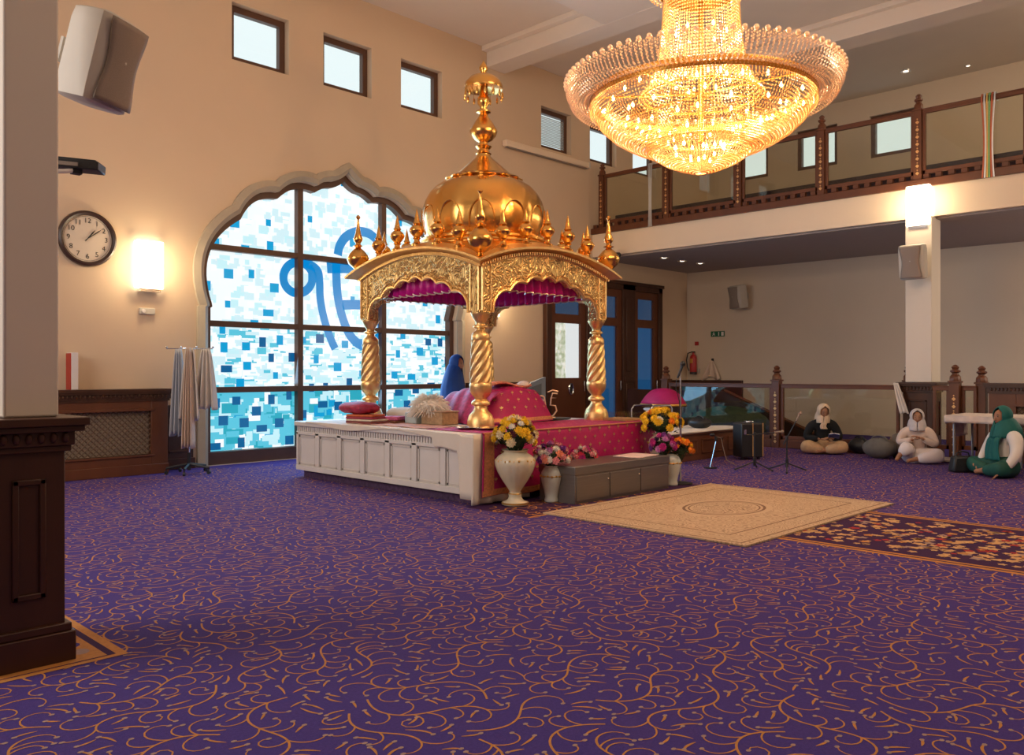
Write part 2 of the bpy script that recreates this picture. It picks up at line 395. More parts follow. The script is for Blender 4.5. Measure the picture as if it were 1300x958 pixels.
# ceiling beams with a small cove
struct('trim_1', MB().box(11.8, YB, 7.60, 12.32, WY-.005, CZ).box(11.66, YB, 7.90, 11.8, WY-.005, CZ), M_ceil, bevel=.01)
struct('trim_2', MB().box(XL, 7.3, 7.60, 11.8, 9.24, CZ).box(XL, 9.24, 7.90, 11.66, 9.38, CZ), M_ceil, bevel=.01)
struct('trim_11', MB().box(15.42, YB, 7.60, 16.0, WY-.005, CZ).box(15.28, YB, 7.90, 15.42, WY-.005, CZ), M_ceil, bevel=.01)
# gallery slab, soffit and fascia
struct('trim_3', MB().box(BX, YB, 4.08, FU, WY-.002, 4.62), M_fascia, bevel=.008)
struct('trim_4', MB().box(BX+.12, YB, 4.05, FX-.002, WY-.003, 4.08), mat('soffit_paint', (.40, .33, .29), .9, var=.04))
struct('trim_5', MB().box(BX+.9, YB, 4.62, FU-.002, WY-.003, 4.86).box(BX+.88, YB, 4.62, BX+.9, WY-.003, 5.17),
       mat('gallery_carpet', (.035, .022, .035), .95, var=.9, scale=14), smooth=0)
# ---- great arched window
win = bpy.data.objects.new('window_1', None); COL.objects.link(win); win.location = (XC, WY, 0); win['kind'] = 'structure'
inner = offset(ARCH, -.10); outer = offset(ARCH, .17); mid = offset(ARCH, .07)
def band(mb, A, B, ya, yb, yback):
    PA = [(x, ya, z) for x, z in A]; PB = [(x, yb, z) for x, z in B]
    mb.loft(PA, PB); mb.loft(PB, [(x, yback, z) for x, z in B]); mb.loft([(x, yback, z) for x, z in A], PA); mb.loft([(x, yback, z) for x, z in B], [(x, yback, z) for x, z in A])
mm = MB(); band(mm, ARCH, mid, WY-.03, WY-.085, WY-.001); band(mm, mid, outer, WY-.085, WY-.05, WY-.001)
mm.build('moulding', M_mould, win, smooth=30)
mf = MB(); band(mf, inner, ARCH, WY+.10, WY+.10, WY+.26)
mf.box(JX-.02, WY+.05, 0.0, 2*XC-JX+.02, WY+.27, .20)
mf.build('timber_frame', M_frame, win, smooth=30)
MU = [PZ(380, 300, WY+.16)[0], PZ(486, 300, WY+.16)[0]]
TR = [PZ(262, 312, WY+.16)[1], PZ(262, 410, WY+.16)[1], PZ(262, 495, WY+.16)[1]]
mu = MB()
for x in MU: mu.box(x-.05, WY+.12, .1, x+.05, WY+.235, 5.0)
for z in TR: mu.box(JX-.1, WY+.125, z-.045, 2*XC-JX+.1, WY+.235, z+.045)
# keep the bars inside the opening: clipped by the wall, which is thicker than they are deep
mu.build('glazing_bar', M_frame, win, smooth=0)
# stained glass: white ground and overlapping squares of blue glass
cols = [('pearl_glass', (.90, .98, 1.0), .98), ('pale_cyan_glass', (.58, .90, .97), .95), ('cyan_glass', (.12, .66, .86), .82), ('teal_glass', (.03, .52, .68), .72), ('azure_glass', (.003, .40, .78), .82), ('deep_blue_glass', (.003, .17, .45), .62), ('white_glass', (.93, .98, 1.0), 1.0), ('ice_blue_glass', (.66, .90, .97), .94)]
gm = [emis(*c) for c in cols]
g = MB(); yq = WY+.24
g.box(JX-.12, yq, .15, 2*XC-JX+.12, yq+.02, 5.1, 0)
rr = random.Random(21); layer = 0
def gq(x, z, w_, h_, mi, dy):
    g.add([(x, dy, z), (x+w_, dy, z), (x+w_, dy, z+h_), (x, dy, z+h_)], [(0,1,2,3)], mi)
def glasscol(z):
    c = rr.random()
    if z < 1.12: return (2 if c < .46 else 3 if c < .60 else 1 if c < .84 else 6 if c < .95 else 4)
    if z < 2.15: return (6 if c < .40 else 7 if c < .60 else 1 if c < .84 else 2)
    return (6 if c < .35 else 7 if c < .85 else 1)
for i in range(5200):
    z = .2+4.8*rr.random()**1.5; x = rr.uniform(5.85, 10.98)
    if z > 2.15 and rr.random() > .42: continue
    w_, h_ = (rr.uniform(.10, .28), rr.uniform(.08, .20)) if z < 1.12 else (rr.uniform(.08, .26), rr.uniform(.03, .11)) if z < 2.2 else (rr.uniform(.07, .2), rr.uniform(.06, .14))
    if z < 1.12: h_ = min(h_, 1.16-z)
    gq(x, z, w_, h_, glasscol(z), yq-.001-.0000010*i)
sq = []
for i in range(2600):
    x, z = rr.uniform(5.9, 10.9), rr.uniform(.2, 5.0)
    dmin = .27 if z < 1.2 else .29 if z < 2.2 else .40
    if 7.1 < x < 10.3 and 1.95 < z < 4.75: dmin = .75
    if any((x-a_)**2+(z-b_)**2 < dmin*dmin for a_, b_ in sq): continue
    sq.append((x, z)); w_, h_ = rr.choice(((.14, .13), (.12, .16), (.19, .11), (.09, .11), (.16, .15), (.10, .14)))
    gq(x, z, w_, h_, 5 if z < 1.2 or (z < 2 and rr.random() < .3) else 4, yq-.0078-.0001*rr.random())
# the painted symbol
def stroke(pxs, wd, dz=.011):
    pts = [PZ(x, y, yq) for x, y in pxs]
    n = len(pts); S = []
    for i in range(n-1):
        p0, p1, p2, p3 = pts[max(0, i-1)], pts[i], pts[i+1], pts[min(n-1, i+2)]
        for k in range(6):
            t = k/6; S.append(tuple(.5*((2*p1[a])+(-p0[a]+p2[a])*t+(2*p0[a]-5*p1[a]+4*p2[a]-p3[a])*t*t+(-p0[a]+3*p1[a]-3*p2[a]+p3[a])*t**3) for a in (0, 1)))
    S.append(pts[-1]); A = []; B = []
    for i, p in enumerate(S):
        a, b = S[max(0, i-1)], S[min(len(S)-1, i+1)]; tx, tz = b[0]-a[0], b[1]-a[1]; l = sqrt(tx*tx+tz*tz) or 1
        A.append((p[0]-tz/l*wd/2, yq-dz, p[1]+tx/l*wd/2)); B.append((p[0]+tz/l*wd/2, yq-dz, p[1]-tx/l*wd/2))
    return A, B
sy = MB()
def c3(x, y): return (x/2.336+240, y/2.336+190)
ring = [c3(322+44*cos(a*pi/8)*.98, 379+46*sin(a*pi/8)) for a in range(-2, 15)]
for pxs, wd in ((ring, .15), ([c3(322, 333), c3(352, 338), c3(380, 358), c3(386, 390), c3(388, 440), c3(398, 495), c3(415, 550), c3(432, 590)], .15),
                ([c3(440, 312), c3(446, 285), c3(465, 258), c3(500, 243), c3(535, 250), c3(560, 275), c3(568, 300)], .17),
                ([c3(408, 350), c3(470, 350), c3(530, 352), c3(572, 352)], .19),
                ([c3(436, 320), c3(436, 380), c3(441, 440), c3(455, 500), c3(478, 552), c3(512, 580), c3(548, 570), c3(567, 540), c3(566, 500), c3(548, 470), c3(510, 460), c3(455, 460)], .17)):
    A, B = stroke(pxs, wd); sy.loft(A, B)
sy.build('painted_symbol', emis('blue_painted_glass', (.003, .27, .68), .85), win, smooth=0)
g.build('stained_glass', gm, win, smooth=0)
# ---- small high windows
def small_window(n, plane, a0, z0, z1):
    if plane == 'Y':
        r = bpy.data.objects.new('window_%d' % n, None); COL.objects.link(r); r.location = (a0+.5, WY+.1, z0); r['kind'] = 'structure'
        fr = MB().prism([(a0+.002, z0), (a0+.998, z0), (a0+.998, z1), (a0+.002, z1)], [[(a0+.10, z0+.10), (a0+.90, z0+.10), (a0+.90, z1-.10), (a0+.10, z1-.10)]], Mxz(WY+.18), .10)
        pn = MB().box(a0+.09, WY+.185, z0+.09, a0+.91, WY+.19, z1-.09)
    else:
        r = bpy.data.objects.new('window_%d' % n, None); COL.objects.link(r); r.location = (FU+.1, a0-.5, z0); r['kind'] = 'structure'
        fr = MB().prism([(a0-1.048, z0), (a0-.002, z0), (a0-.002, z1), (a0-1.048, z1)], [[(a0-.95, z0+.1), (a0-.1, z0+.1), (a0-.1, z1-.1), (a0-.95, z1-.1)]], Myz(FU+.15), .12)
        pn = MB().box(FU+.155, a0-.96, z0+.09, FU+.16, a0-.09, z1-.09)
    fr.build('window_frame', M_frame, r, bevel=.006); pn.build('window_pane', M_glass, r)
    return r
n = 2
for x, _ in SW: wo = small_window(n, 'Y', x, WZ0, WZ1); n += 1
for y in FW: small_window(n, 'X', y, 6.50, 7.50); n += 1
# venetian blind in the fourth window
bl = thing('window_blind', 'silver slatted blind inside the high window above the slim wall casing', 'blind', (13.95, WY+.15, 6.42))
b = MB()
for i in range(17): b.obox((13.95, WY+.135, 6.44+i*.037), (.78, .036, .003), Matrix.Rotation(R(60), 3, 'X'))
b.build('slats', mat('blind_aluminium', (.5, .55, .56), .4, .4), bl, smooth=0)
# eaves outside the windows
M_eave = mat('painted_eave', (.80, .82, .78), .8, var=.08, scale=3)
struct('trim_6', MB().box(4.9, WY+.32, 8.2, 18.5, WY+2.2, 8.35).box(5, WY+.32, 7.9, 18.5, WY+.36, 8.2), M_eave)
struct('trim_7', MB().box(FU+.32, 5.5, 8.2, FU+1.3, 12, 8.35), M_eave)

# ---- doors in the window wall (right part)
M_blind = mat('blue_door_blind', (.02, .12, .30), .6, var=.15, scale=30, em=(.008, .10, .28), es=.55)  # faint emission stands in for daylight coming through the blind
M_dglass = glass('door_glass', (.9, .92, .92), .04)
M_outside = emis('daylit_garden_glass', (.72, .80, .68), .7)
sur = MB()
def door_unit(n, x0, x1, daylight):
    d = bpy.data.objects.new('door_%d' % n, None); COL.objects.link(d); d.location = ((x0+x1)/2, WY-.05, 0); d['kind'] = 'structure'
    f = MB().prism([(x0, 0), (x1, 0), (x1, DZ-.15), (x0, DZ-.15)],
                   [[(x0+.17, 2.72), (x1-.17, 2.72), (x1-.17, 3.22), (x0+.17, 3.22)],
                    [(x0+.17, 1.30 if daylight else .25), (x1-.17, 1.30 if daylight else .25), (x1-.17, 2.52), (x0+.17, 2.52)]], Mxz(WY-.04), .07)
    f.build('door_leaf', M_wood2, d, bevel=.012)
    zb = 1.30 if daylight else .25
    MB().box(x0+.15, WY-.035, zb-.02, x1-.15, WY-.03, 2.54).build('glass_panel', M_dglass, d)
    MB().box(x0+.15, WY-.035, 2.70, x1-.15, WY-.03, 3.24).build('transom_glass', M_dglass, d)
    if daylight:
        m, t, b = nt('sunlit_garden_view'); N, L = t.nodes, t.links
        nz = N.new('ShaderNodeTexNoise'); nz.inputs['Scale'].default_value = 9; cr = N.new('ShaderNodeValToRGB')
        cr.color_ramp.elements[0].color = (.25, .34, .16, 1); cr.color_ramp.elements[1].color = (.95, .93, .85, 1)
        cr.color_ramp.elements[0].position = .35; cr.color_ramp.elements[1].position = .65
        tc = N.new('ShaderNodeTexCoord'); L.new(tc.outputs['Object'], nz.inputs[0]); L.new(nz.outputs[0], cr.inputs[0])
        L.new(cr.outputs[0], b.inputs['Emission Color']); b.inputs['Emission Strength'].default_value = .95
        MB().box(x0+.15, WY-.015, zb-.02, x1-.15, WY-.008, 2.54).build('pane_daylight', m, d)
        MB().box(x0+.16+.42, WY-.022, zb-.02, x1-.15, WY-.016, 2.54).build('pane_post', emis('white_sunlit_post', (1, 1, 1), .95), d)
    else:
        MB().box(x0+.15, WY-.015, zb-.02, x1-.15, WY-.008, 2.54).build('door_blind', M_blind, d)
        cd = MB()
        for xx in (x0+.22, x1-.22): cd.box(xx-.008, WY-.028, zb, xx+.008, WY-.02, 2.52)
        cd.build('blind_cord', M_chrome, d)
    m2 = emis('dim_sky_pane', (.05, .12, .26), .45)
    MB().box(x0+.15, WY-.015, 2.70, x1-.15, WY-.008, 3.24).build('transom_pane', m2, d)
    MB().tube([(x1-.08, WY-.075, 1.0), (x1-.08, WY-.12, 1.0), (x1-.08, WY-.12, 1.22), (x1-.08, WY-.075, 1.22)], .012).build('door_handle', M_chrome, d)
    return d
du = [(13.66, 14.86, True), (15.28, 16.22, False), (16.72, 17.72, False)]
for i, (a, b_, q) in enumerate(du): door_unit(i+1, a, b_, q)
sur = MB()
for a, b_ in ((DX0, 13.66), (14.86, 15.28), (16.22, 16.72), (17.72, DX1)): sur.box(a, WY-.13, 0, b_, WY-.001, DZ)
sur.box(DX0, WY-.13, DZ-.15, DX1, WY-.001, DZ).box(DX0-.04, WY-.16, DZ-.02, DX1+.04, WY-.001, DZ+.06)
for x in (15.07, 16.47): sur.box(x-.14, WY-.15, .3, x+.14, WY-.13, 1.15).box(x-.19, WY-.155, 1.2, x+.19, WY-.13, 1.3).box(x-.13, WY-.15, 1.45, x+.13, WY-.13, 3.2)
struct('trim_8', sur, M_wood, bevel=.012)
oval = thing('door_plaque', 'small oval emblem on the wooden door below the bright pane', 'plaque', (14.35, WY-.08, 1.05))
MB().tube([(14.35+.07*cos(a*pi/10), WY-.09, 1.05+.12*sin(a*pi/10)) for a in range(21)], .014).build('ring', M_chrome, oval)
MB().ell((14.35, WY-.085, 1.05), (.045, .008, .085)).build('centre', M_black, oval)
# wainscot on window wall right of the arch and on the walls
wz = MB().box(11.25, WY-.06, 0, DX0-.05, WY-.001, 1.12).box(11.22, WY-.11, 1.12, DX0-.05, WY-.001, 1.22)
for i in range(4):
    x = 11.3+i*.55; wz.box(x+.05, WY-.08, .25, x+.48, WY-.06, .98)
struct('trim_9', wz, M_wood, bevel=.01)
struct('trim_10', MB().box(DX1+.05, WY-.06, 0, FX, WY-.001, 1.12).box(DX1+.05, WY-.1, 1.12, FX, WY-.001, 1.22).box(FX-.06, 10.6, 0, FX-.001, WY, 1.12).box(FX-.1, 10.6, 1.12, FX-.001, WY, 1.22), M_wood, bevel=.01)
# ---------------------------------------------------------------- egg-and-dart wooden cornice helper
def cornice(mb, x0, y0, x1, y1, z, ov=.09, eggs=True, h=.17):
    """stepped cornice below height z round the rectangle"""
    mb.box(x0-ov, y0-ov, z-.04, x1+ov, y1+ov, z)
    mb.box(x0-ov*.8, y0-ov*.8, z-.07, x1+ov*.8, y1+ov*.8, z-.04)
    mb.box(x0-ov*.4, y0-ov*.4, z-h+.03, x1+ov*.4, y1+ov*.4, z-.07)
    mb.box(x0-ov*.25, y0-ov*.25, z-h, x1+ov*.25, y1+ov*.25, z-h+.03)
    if eggs:
        o = ov*.42; s_ = .055
        k = int((x1-x0+2*o)/s_)
        for i in range(k):
            x = x0-o+s_*(i+.5); mb.ell((x, y0-o, z-.10), (.02, .018, .028), 6, 4)
        k = int((y1-y0+2*o)/s_)
        for i in range(k):
            y = y0-o+s_*(i+.5); mb.ell((x0-o, y, z-.10), (.018, .02, .028), 6, 4)
def panel_frame(mb, axis, c, a0, a1, z0, z1, t=.014, w_=.03):
    """raised moulding rectangle on a face: axis 'y' -> face at y=c looking to -y; 'x' -> face at x=c looking to -x"""
    for (p0, q0, p1, q1) in ((a0, z0, a1, z0+w_), (a0, z1-w_, a1, z1), (a0, z0, a0+w_, z1), (a1-w_, z0, a1, z1)):
        if axis == 'y': mb.box(p0, c-t, q0, p1, c, q1)
        else: mb.box(c-t, p0, q0, c, p1, q1)
def wood_base(x0, y0, x1, y1, H, parent):
    mb = MB().box(x0, y0, .16, x1, y1, H-.1).box(x0-.04, y0-.04, 0, x1+.04, y1+.04, .15).box(x0-.025, y0-.025, .15, x1+.025, y1+.025, .19)
    panel_frame(mb, 'y', y0, x0+.09, x1-.09, .33, H-.30); panel_frame(mb, 'x', x0, y0+.09, y1-.09, .33, H-.30)
    mb.build('wooden_base', M_wood, parent, bevel=.006)
    cb = MB(); cornice(cb, x0, y0, x1, y1, H); cb.build('base_cornice', M_wood, parent, bevel=.004)
p = thing('pillar', 'near ivory pillar at the left edge of the photo with dark panelled wood base', 'pillar', (1.3, 4.85, 0))
wood_base(1.12, 4.56, 1.45, 5.16, 1.22, p)
MB().box(1.19, 4.62, 1.22, 1.44, 5.10, CZ-.01).build('shaft', M_column, p, bevel=.012)
p = thing('pillar', 'slim ivory pillar holding up the gallery, on a panelled wood base', 'pillar', (15.25, 5.03, 0))
wood_base(15.04, 4.80, 15.5, 5.28, 1.26, p)
MB().box(15.2-.10, 4.83, 1.26, 15.55, 5.26, 4.079).build('shaft', M_column, p, bevel=.012)
M_red2_ = mat('red_card', (.45, .05, .03), .6)
# ---------------------------------------------------------------- radiator covers
def lattice(mb, axis, c, a0, a1, z0, z1, s_=.075, r=.008):
    W, H = a1-a0, z1-z0
    for sg in (1, -1):
        k = -H
        while k < W:
            u0, u1 = max(0, k), min(W, k+H)
            if u1-u0 > .02:
                v0, v1 = u0-k, u1-k
                if sg < 0: v0, v1 = H-v0, H-v1
                P = [(a0+u0, c, z0+v0), (a0+u1, c, z0+v1)] if axis == 'y' else [(c, a0+u0, z0+v0), (c, a0+u1, z0+v1)]
                mb.tube(P, r, 4)
            k += s_
def radiator(label, axis, c, a0, a1, H=1.20, dep=.28, win=None):
    if axis == 'y':
        root = thing('radiator_cover', label, 'radiator cover', ((a0+a1)/2, c+dep/2, 0)); 
        bx = lambda u0, z0, u1, z1, t0, t1: (u0, c+t0, z0, u1, c+t1, z1)
    else:
        root = thing('radiator_cover', label, 'radiator cover', (c+dep/2, (a0+a1)/2, 0))
        bx = lambda u0, z0, u1, z1, t0, t1: (c+t0, u0, z0, c+t1, u1, z1)
    g0, g1 = win; m = MB()
    m.box(*bx(a0, 0, g0, H-.14, 0, dep)).box(*bx(g1, 0, a1, H-.14, 0, dep)).box(*bx(g0, 0, g1, .27, 0, dep)).box(*bx(g0, .90, g1, H-.14, 0, dep)).box(*bx(g0, .27, g1, .90, .12, dep))
    m.box(*bx(a0, 0, a1, .14, -.03, 0)).box(*bx(g0-.04, .25, g1+.04, .28, -.02, 0)).box(*bx(g0-.04, .89, g1+.04, .93, -.02, 0))
    m.build('casing', M_wood2, root, bevel=.006)
    cb = MB()
    if axis == 'y': cornice(cb, a0, c, a1, c+dep-.1, H, .07)
    else: cornice(cb, c, a0, c+dep-.1, a1, H, .07)
    cb.build('cornice', M_wood, root)
    lt = MB(); lattice(lt, axis, c+.03, g0, g1, .28, .90); lt.build('grille', mat('bronze_lattice', (.16, .10, .06), .45, .4), root)
    MB().box(*bx(g0, .28, g1, .90, .09, .11)).build('radiator_panel', mat('radiator_enamel', (.42, .34, .25), .6), root)
    return root
radiator('long dark wood radiator cover with lattice grille under the wall clock', 'y', 11.93, 2.6, 5.16, win=(3.3, 4.92))
radiator('wooden radiator cover with lattice grille behind the cloth-covered table', 'x', 15.0, 1.2, 3.94, H=1.26, win=(1.5, 3.55))
bo = thing('folder', 'slim white folder with a red spine standing on the radiator cover by the near pillar', 'folder', (3.96, 12.1, 1.2))
MB().box(3.90, 12.02, 1.203, 3.985, 12.2, 1.70).build('folder_body', M_white, bo, bevel=.003); MB().box(3.885, 12.03, 1.203, 3.90, 12.19, 1.69).build('spine', M_red2_, bo)
cp = MB().box(5.22, WY-.05, 0, 5.66, WY-.001, .95).box(5.2, WY-.07, .0, 5.68, WY-.001, .16)
panel_frame(cp, 'y', WY-.05, 5.27, 5.61, .25, .85); struct('baseboard_left', cp, M_wood, bevel=.006)
# ---------------------------------------------------------------- wall fittings
def sconce(label, loc, axis):
    s_ = thing('wall_lamp', label, 'wall lamp', loc, 0 if axis == 'y' else -pi/2, 'square glass wall lamps')
    L = lambda x, y, z: s_.matrix_basis @ Vector((x, y, z))
    def bxl(x0, y0, z0, x1, y1, z1):
        mb = MB().box(x0, y0, z0, x1, y1, z1); Mw = wmat(s_); mb.v = [tuple(Mw @ Vector(v)) for v in mb.v]; return mb
    bxl(-.14, -.01, -.37, .14, 0, .33).build('backplate', M_chrome, s_)
    bxl(-.19, -.13, -.34, .19, -.015, .34).build('glass_shade', emis('lit_opal_glass', (1, .86, .62), 9), s_, bevel=.01)
    bxl(-.15, -.12, -.39, .15, -.02, -.345).build('shade_clip', M_chrome, s_)
    q = wmat(s_) @ Vector((0, -.30, 0)); point('wall_lamp_light', q, 34, (1, .76, .45), .12)
    return s_
sconce('square glowing glass wall lamp between the round clock and the arched window', (4.99, WY, 2.98), 'y')
sconce('glowing wall lamp between the arched window and the doors, behind the front gold column', (11.86, WY, 2.90), 'y')
sconce('square glowing glass lamp on the gallery edge above the slim ivory pillar', (BX-.002, 5.05, 4.28), 'x')
ck = thing('wall_clock', 'round dark-rimmed clock with black numerals on the left wall', 'clock', (4.17, WY, 3.27))
M_face = mat('clock_face_ivory', (.62, .52, .42), .6, var=.03); M_num = mat('clock_black_paint', (.02, .018, .015), .5)
Mc = Matrix.Translation((4.17, WY, 3.27)) @ Matrix.Rotation(R(90), 4, 'X')
def loc_lathe(prof, M, n=40, cap=True):
    m = MB().lathe(prof, n, cap=cap); m.v = [tuple(M @ Vector(v)) for v in m.v]; return m
loc_lathe([(.33, 0), (.375, .0), (.385, .03), (.375, .06), (.35, .075), (.325, .06), (.318, .03)], Mc, 48, False).build('rim', mat('dark_clock_wood', (.05, .025, .018), .35), ck)
loc_lathe([(.0, .0), (.33, .0), (.33, .028), (0, .028)], Mc, 48).build('face', M_face, ck)
for i in range(1, 13):
    a = pi/2-i*pi/6; MB().text(str(i), .095, Mc @ Matrix.Translation((.245*cos(a), .245*sin(a), .031)), ext=.001).build('numeral', M_num, ck, smooth=0)
MB().tube([Mc @ Vector((.302*cos(i*pi/30), .302*sin(i*pi/30), .029)) for i in range(61)], .002, 4).build('minute_track', M_num, ck)
def hand(L, w_, ang, z):
    a = pi/2-ang; d = Vector((cos(a), sin(a), 0)); nrm = Vector((-sin(a), cos(a), 0))
    P = [d*-.05+nrm*w_*.4, d*L*.7+nrm*w_, d*L, d*L*.7-nrm*w_, d*-.05-nrm*w_*.4]
    m = MB(); m.add([Mc @ (p_+Vector((0,0,z))) for p_ in P]+[Mc @ (p_+Vector((0,0,z+.002))) for p_ in P], [(0,1,2,3,4),(9,8,7,6,5)]+[(i, (i+1) % 5, 5+(i+1) % 5, 5+i) for i in range(5)]); return m
hand(.16, .010, R(38), .036).build('hour_hand', M_num, ck); hand(.24, .008, R(52), .040).build('minute_hand', M_num, ck)
ts = thing('thermostat', 'small ivory control box on the wall under the left glowing lamp', 'thermostat', (4.98, WY, 2.32))
MB().box(4.87, WY-.05, 2.27, 5.09, WY, 2.36).build('case', M_plastic, ts, bevel=.008)
loc_lathe([(0, 0), (.028, 0), (.026, .02), (0, .02)], Matrix.Translation((4.92, WY-.05, 2.315)) @ Matrix.Rotation(R(90), 4, 'X'), 16).build('dial', M_white, ts)
# slim casing high on the wall
a, b_ = onY(636, 183, WY), onY(742, 209, WY)
sc = thing('screen_casing', 'long slim white casing fixed high on the wall right of the gold dome', 'casing', ((a.x+b_.x)/2, WY, 6.2))
MB().box(12.25, WY-.13, 6.09, 14.95, WY, 6.22).build('housing', M_fascia, sc, bevel=.02)
MB().box(14.93, WY-.135, 6.08, 14.99, WY, 6.23).build('end_cap', M_plastic, sc, bevel=.01)
MB().box(12.3, WY-.10, 6.07, 14.9, WY-.04, 6.092).build('slot', mat('slot_shadow_grey', (.25, .2, .16), .7), sc)
# speakers
def speaker(label, loc, rot):
    s_ = thing('loudspeaker', label, 'speaker', loc, 0)
    m = MB()
    # plan outline: rounded body, front at +x
    out = [(-.16, -.10), (-.13, -.17), (.0, -.20), (.12, -.205), (.15, -.17), (.165, 0), (.15, .17), (.12, .205), (0, .20), (-.13, .17), (-.16, .10)]
    rows = [(-.29, .80), (-.275, .95), (-.2, 1.0), (.2, 1.0), (.275, .95), (.29, .80)]
    vs = [(x*k, y*k, z) for z, k in rows for x, y in out]; n_ = len(out)
    m.add(vs, [(i*n_+j, i*n_+(j+1) % n_, (i+1)*n_+(j+1) % n_, (i+1)*n_+j) for i in range(len(rows)-1) for j in range(n_)]+[tuple(range(n_-1, -1, -1)), tuple((len(rows)-1)*n_+j for j in range(n_))])
    m.v = [tuple(Vector(loc)+Vector(v)) for v in m.v]; body = m.build('cabinet', M_plastic, s_, smooth=50)
    g_ = MB()
    def gf(u, v):
        z = -.262+.524*v; wv = .150+.030*cos(2*pi*(v-.5)*1.0+pi*0) ; wv = .172-.034*cos(pi*(v-.5))**2
        y = (u*2-1)*wv; return (.170+.022*(1-(2*u-1)**2), y, z)
    g_.surf(gf, 8, 16); g_.v = [tuple(Vector(loc)+Vector(v)) for v in g_.v]; g_.build('grille', M_grille, s_, solid=.012, smooth=60)
    MB().ell(Vector(loc)+Vector((.196, 0, .02)), (.003, .012, .012), 10, 6).build('badge', M_plastic, s_)
    br = MB().tube([(-.14, 0, 0), (-.26, 0, .02)], .018).box(-.28, -.05, -.07, -.26, .05, .09)
    br.v = [tuple(Vector(loc)+Vector(v)) for v in br.v]; br.build('bracket', M_plastic, s_)
    s_.rotation_euler = rot; return s_
sp = fl(128, 480); 
th = atan2(-CS*.95-.20*SN, SN*.95-.20*CS)
speaker('large ivory loudspeaker tilted on a bracket beside the near pillar', (1.83, 5.17, 3.27), Euler((0, R(16), th)))
bpy.data.objects['loudspeaker'].scale = (.9, .9, .9)
speaker('ivory loudspeaker on the slim ivory pillar under the gallery lamp', (BX-.44, 5.0, 3.28), Euler((0, R(8), pi)))
speaker('ivory loudspeaker high on the far wall beneath the gallery', (FX-.285, 10.57, 3.30), Euler((0, R(8), pi-.35)))
arm = thing('speaker_arm', 'thin black rail behind the large tilted loudspeaker', 'bracket', (1.5, 5.2, 3.55))
MB().tube([(1.445, 5.06, 3.62), (1.62, 5.35, 3.60)], .012).build('rail', M_black, arm)
pc = thing('projector_camera', 'black camera unit on a white arm beside the near pillar', 'camera', (1.70, 5.12, 2.63))
q = Matrix.Rotation(-pi/4+.15, 3, 'Z') @ Matrix.Rotation(R(4), 3, 'Y')
cc = Vector((1.70, 5.12, 2.62))
MB().obox(cc, (.25, .14, .05), q).obox(cc+Vector((0, 0, .028)), (.22, .12, .012), q).build('housing', M_black, pc, bevel=.006)
MB().obox(cc+q @ Vector((-.03, -.075, -.005)), (.10, .012, .02), q).build('cable_tangle', M_grille, pc)
MB().tube([(1.445, 5.0, 2.53), (1.60, 5.06, 2.565), (1.68, 5.1, 2.59)], .012).tube([(1.68, 5.1, 2.57), (1.68, 5.1, 2.61)], .02).build('arm', M_white, pc)
MB().obox((1.68, 5.1, 2.583), (.05, .05, .03)).build('swivel', M_black, pc)
sc2 = thing('security_camera', 'small black camera on a white bracket under the gallery edge beside a gold corner finial', 'camera', (BX-.1, 11.55, 4.2))
c0 = onX(781, 323, BX-.2)
MB().tube([c0+Vector((0, .12, .02)), c0+Vector((-.02, -.12, -.02))], [.045, .055], 12).ell(c0+Vector((-.02, -.13, -.02)), (.05, .03, .05)).build('barrel', M_black, sc2)
MB().tube([c0+Vector((0, .05, -.03)), c0+Vector((.05, .08, -.1)), (BX+.01, c0.y+.1, c0.z-.02)], .018).build('bracket', M_white, sc2)
# ---------------------------------------------------------------- ceiling downlights
def downlight(label, p_, s_=.11):
    d = thing('downlight', label, 'ceiling light', p_, 0)
    MB().lathe([(.0, 0), (s_*.6, -.002), (s_*.62, -.012), (s_, -.012), (s_*1.02, 0)], 20, p_).build('bezel', M_chrome, d)
    MB().ell(Vector(p_)+Vector((0, 0, -.006)), (s_*.5, s_*.5, .012), 12, 6).build('lamp', emis('downlight_lamp', (1, .85, .65), 2.5), d)
def onc(px, py, Z): return fl(px, py, Z)
downlight('round chrome downlight in the dark ceiling above the gallery', onc(1150, 90, CZ))
downlight('tiny white downlight in the gallery ceiling near its right end', onc(1229, 83, CZ), .07)
downlight('first small downlight under the gallery beside the gold finial', onc(843, 327, 4.05))
downlight('middle small downlight under the gallery left of the ivory pillar', onc(866, 331, 4.05))
downlight('brightest small downlight under the gallery above the fire extinguisher', onc(889, 334, 4.05))

# ---------------------------------------------------------------- balustrades
M_stud = mat('brass_inlay', (.70, .40, .16), .4, .6)
def post(x, y, z0, z1, parent, w_=.13, studs=True):
    m = MB().box(x-w_/2, y-w_/2, z0, x+w_/2, y+w_/2, z1-.30)
    m.box(x-w_*.62, y-w_*.62, z1-.30, x+w_*.62, y+w_*.62, z1-.27)
    m.lathe([(w_*.62, z1-.27), (w_*.58, z1-.2), (w_*.35, z1-.16), (w_*.34, z1-.14), (w_*.55, z1-.12), (w_*.55, z1-.10), (w_*.3, z1-.08), (w_*.42, z1-.045), (w_*.2, z1-.01), (0, z1)], 8, (x, y, 0))
    po = m.build('newel_post', M_wood2, parent, bevel=.004)
    if studs:
        st = MB(); k = int((z1-.34-z0-.1)/.125)
        for i in range(k):
            z = z0+.12+i*.125; st.obox((x-w_/2-.004, y, z), (.008, .045, .045), Matrix.Rotation(pi/4, 3, 'X')); st.obox((x-w_/2-.004, y, z+.055), (.006, .02, .02), Matrix.Rotation(pi/4, 3, 'X'))
        st.build('brass_stud_inlay', M_stud, po)
    return po
